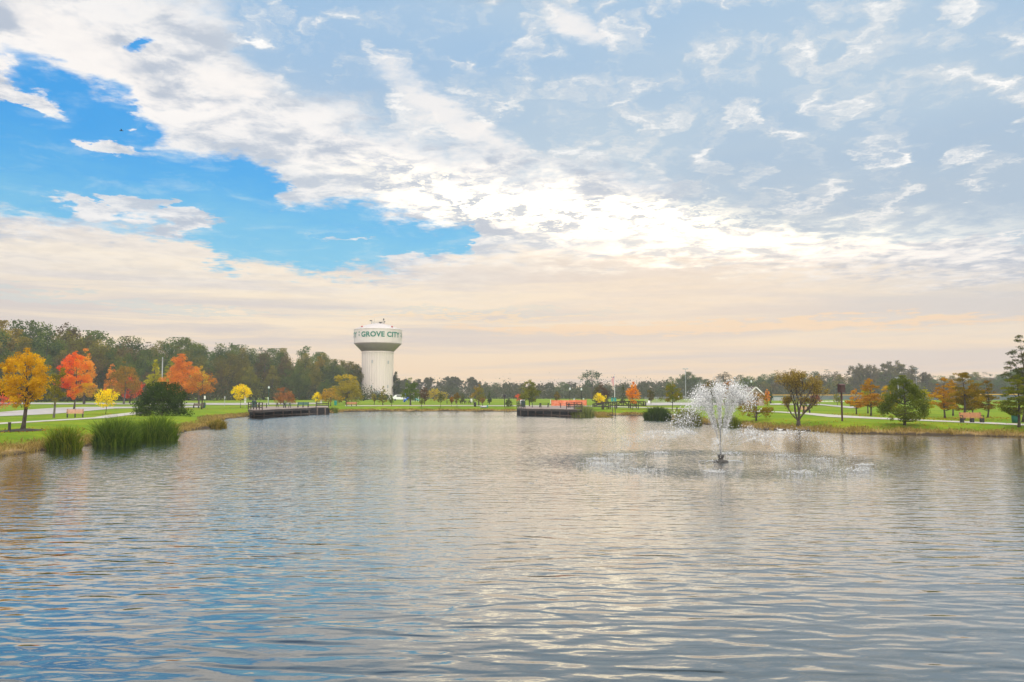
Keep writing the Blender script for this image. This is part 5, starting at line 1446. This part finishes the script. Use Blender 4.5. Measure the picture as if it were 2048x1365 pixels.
# bird high in the sky on the left
d = ray(243, 262); q = d / d[1] * 70
t = thing('bird', 'small dark bird gliding in the blue gap of the sky', 'bird', (q[0], q[1], CAM_H + q[2]), .4)
mb = MB(); mb.tube([(-.16, 0, 0), (-.08, 0, 0), (0, 0, .01), (.09, 0, .015), (.14, 0, .01), (.17, 0, .005)], [.02, .03, .035, .025, .022, .006], 8); mb.build('body', M_black, t, True)
for sg in (-1, 1):
    mb = MB(); mb.add([(.06, 0, .02), (-.06, 0, .02), (-.05, sg * .16, .09), (-.12, sg * .34, .05), (.0, sg * .19, .10), (.06, 0, .03), (-.06, 0, .03), (-.05, sg * .16, .10), (-.12, sg * .34, .06), (.0, sg * .19, .11)],
        [(0, 1, 2, 4), (4, 2, 3), (9, 7, 6, 5), (9, 8, 7)]); mb.build('wing', M_black, t)
# chips of stone along the right waterline
rk = random.Random(9)
# ------------------------------------------------------------------ fountain
def water_drop_mat(name, alpha):
    m, nt, out = new_mat(name); d = nt.nodes.new('ShaderNodeBsdfDiffuse'); g = nt.nodes.new('ShaderNodeBsdfGlossy'); tr = nt.nodes.new('ShaderNodeBsdfTranslucent')
    d.inputs[0].default_value = (.93, .93, .93, 1); tr.inputs[0].default_value = (.93, .93, .93, 1); g.inputs['Roughness'].default_value = .15
    a = nt.nodes.new('ShaderNodeMixShader'); a.inputs[0].default_value = .5; nt.links.new(d.outputs[0], a.inputs[1]); nt.links.new(tr.outputs[0], a.inputs[2])
    b = nt.nodes.new('ShaderNodeMixShader'); b.inputs[0].default_value = .3; nt.links.new(a.outputs[0], b.inputs[1]); nt.links.new(g.outputs[0], b.inputs[2])
    if alpha < 1:
        t = nt.nodes.new('ShaderNodeBsdfTransparent'); c = nt.nodes.new('ShaderNodeMixShader'); c.inputs[0].default_value = alpha
        nt.links.new(t.outputs[0], c.inputs[1]); nt.links.new(b.outputs[0], c.inputs[2]); b = c
    nt.links.new(b.outputs[0], out.inputs[0]); return m
def fountain():
    rng = np.random.default_rng(8)
    root = thing('fountain', 'floating pond fountain throwing tall feathery white jets', 'fountain', (FX, FY, 0))
    mb = MB(); mb.lathe([(.05, .02), (.34, -.04), (.36, .03), (.30, .07), (.12, .10), (.10, .16), (.06, .17)], 20); mb.build('float', M_foot, root, True)
    mb = MB()
    for k in range(8):
        a = 2 * pi * k / 8; mb.tube([(.05 * cos(a), .05 * sin(a), .10), (.17 * cos(a), .17 * sin(a), .34)], [.03, .022], 6)
    mb.lathe([(.08, .08), (.07, .2), (.02, .22)], 12); mb.build('nozzle', M_foot, root)
    mb = MB()
    for a in (.15, pi - .15, pi + .5, -.5): mb.tube([(.3 * cos(a), .3 * sin(a), .04), (.75 * cos(a), .75 * sin(a), .07), (1.05 * cos(a), 1.05 * sin(a), .01)], .015, 5)
    mb.build('mooring_arm', M_grey, root)
    g = 9.81
    solid_m = water_drop_mat('spray_droplets', 1.0); veil = water_drop_mat('water_stream', .30); faint = water_drop_mat('thin_water_stream', .06)
    pool = []
    OCT = np.array([(1, 0, 0), (-1, 0, 0), (0, 1, 0), (0, -1, 0), (0, 0, 1), (0, 0, -1)], float)
    OF = np.array([(0, 2, 4), (2, 1, 4), (1, 3, 4), (3, 0, 4), (2, 0, 5), (1, 2, 5), (3, 1, 5), (0, 3, 5)])
    def drops(P, r, name):
        n = len(P); S = r[:, None, None] * OCT[None] * np.stack([rng.uniform(.8, 1.2, n), rng.uniform(.8, 1.2, n), rng.uniform(.9, 1.7, n)], 1)[:, None, :]
        V = (P[:, None, :] + S).reshape(-1, 3); F = (OF[None] + (np.arange(n) * 6)[:, None, None]).reshape(-1, 3)
        me = bpy.data.meshes.new(name); me.vertices.add(len(V)); me.vertices.foreach_set('co', V.ravel()); me.loops.add(F.size); me.loops.foreach_set('vertex_index', F.ravel())
        me.polygons.add(len(F)); me.polygons.foreach_set('loop_start', np.arange(0, F.size, 3)); me.polygons.foreach_set('loop_total', np.full(len(F), 3)); me.update(); me.materials.append(solid_m)
        return link(bpy.data.objects.new(name, me), root)
    # tall jets: (horizontal speed x, y, vertical speed, drops, flight time shown)
    tall = [(-1.25, .2, 8.05, 620, 1.28), (-1.75, -.35, 7.5, 560, 1.3), (-.22, -.5, 8.2, 420, 1.0), (.12, .6, 8.35, 380, .98), (1.25, .5, 8.3, 640, 1.2), (1.75, .0, 7.9, 620, 1.3)]
    for vx, vy, vz, n, T1 in tall:
        n = int(n * 2.2); vz *= .95; vx *= .84; T1 = min(T1 * .9, .93 + .12 * (abs(vx) > 1.2))
        t = .20 + (T1 - .20) * rng.random(n) ** .85
        k = 1 + rng.normal(size=n) * .022
        spread = .03 + .24 * np.clip((t - .2) / .9, 0, 1) ** 1.3
        P = np.stack([vx * t, vy * t, vz * k * t - .5 * g * t * t + .3], 1)
        P += rng.normal(size=(n, 3)) * spread[:, None] * np.array([1, 1, .9])
        # ragged feathering: drops gather in short strands
        P[:, 0] += .05 * np.sin(t * 40 + vx * 9) * (t > .5)
        P = P[P[:, 2] > .15]; r = rng.gamma(3.0, .0050, len(P)).clip(.007, .034)
        pool.append((P, r))
        for q in range(4):
            a = vx * rng.uniform(.75, 1.2); b = vy * rng.uniform(.7, 1.2)
            ts = np.linspace(0.0, .42, 7)
            mb = MB(); mb.tube([(a * u, b * u, vz * u - .5 * g * u * u + .3) for u in ts], [.008 + .014 * i for i in range(7)], 6, cap=False)
            mb.build('water_stream', faint, root, True)
    # wide low jets landing in a ring
    lands = []
    for k in range(12):
        az = 2 * pi * (k + .5) / 12 + rng.uniform(-.08, .08); v = 7.75 * rng.uniform(.97, 1.03); e_ = R(rng.uniform(33, 39))
        vx, vy, vz = v * cos(e_) * cos(az), v * cos(e_) * sin(az), v * sin(e_); T_ = 2 * vz / g
        ts = np.linspace(0, T_ * .62, 10)
        mb = MB(); mb.tube([(vx * u, vy * u, vz * u - .5 * g * u * u + .25) for u in ts], [.007 + .006 * i for i in range(10)], 6, cap=False); mb.build('water_stream', faint, root, True)
        n = 330; t = T_ * (.38 + .66 * rng.random(n)); P = np.stack([vx * t, vy * t, vz * t - .5 * g * t * t + .25], 1) + rng.normal(size=(n, 3)) * (.03 + .12 * (t / T_) ** 2)[:, None]
        P = P[P[:, 2] > .0]; pool.append((P, rng.gamma(3, .0026, len(P)).clip(.003, .018)))
        lands.append((vx * T_, vy * T_))
    # one windblown gust of drops right of the centre
    n = 520; u = rng.normal(size=(n, 3)); P = np.array([1.55, 1.0, 1.32]) + u * np.array([.42, .3, .17]); P[:, 2] -= .35 * (P[:, 0] - 1.55) ** 2
    pool.append((P, rng.gamma(3, .004, n).clip(.006, .026)))
    n = 560; u = rng.normal(size=(n, 3)); P = np.array([-1.75, .2, 1.85]) + u * np.array([.34, .3, .28])
    pool.append((P, rng.gamma(3, .0036, n).clip(.005, .024)))
    sp = drops(np.concatenate([p for p, r in pool]), np.concatenate([r for p, r in pool]), 'spray'); sp['kind'] = 'stuff'
    solid_m = water_drop_mat('fine_mist', .40)
    Q = np.concatenate([p for p, r in pool]); Q = Q[Q[:, 2] > .8]; Q = Q[rng.integers(0, len(Q), 11000)] + rng.normal(size=(11000, 3)) * .09
    ms = drops(Q, rng.uniform(.006, .022, 11000), 'mist'); ms['kind'] = 'stuff'; solid_m = water_drop_mat('froth', .85)
    # froth where the jets come down
    C = []
    for x, y in lands:
        k = 300; q = rng.normal(size=(k, 3)) * np.array([.5, .5, .0]) * rng.uniform(.4, 1.3); q[:, 0] += x; q[:, 1] += y; q[:, 2] = np.abs(rng.normal(size=k)) * .045 + .004; C.append(q)
    C = np.concatenate(C); n = len(C); S = rng.gamma(3, .004, n).clip(.004, .025)[:, None, None] * OCT[None] * np.array([1.6, 1.6, .5])
    V = (C[:, None, :] + S).reshape(-1, 3); F = (OF[None] + (np.arange(n) * 6)[:, None, None]).reshape(-1, 3)
    mb = MB(); mb.add(V, [tuple(int(i) for i in f) for f in F]); o = mb.build('splash_froth', solid_m); o.location = (FX, FY, 0)
    tag(o, 'white froth where the fountain jets fall back on the water', 'froth', kind='stuff')
fountain()

# ------------------------------------------------------------------ morning haze
mb = MB(); mb.box((0, 300, 22.0), (1500, 1100, 48.0))
m = bpy.data.materials.new('haze'); m.use_nodes = True; nt = m.node_tree; nt.nodes.clear()
out = nt.nodes.new('ShaderNodeOutputMaterial'); pv = nt.nodes.new('ShaderNodeVolumePrincipled')
pv.inputs['Color'].default_value = (.86, .93, 1.0, 1); pv.inputs['Density'].default_value = .00034; pv.inputs['Anisotropy'].default_value = .2
nt.links.new(pv.outputs[0], out.inputs['Volume'])
hz = mb.build('haze', m); tag(hz, 'thin morning haze over the park', 'haze', kind='stuff')
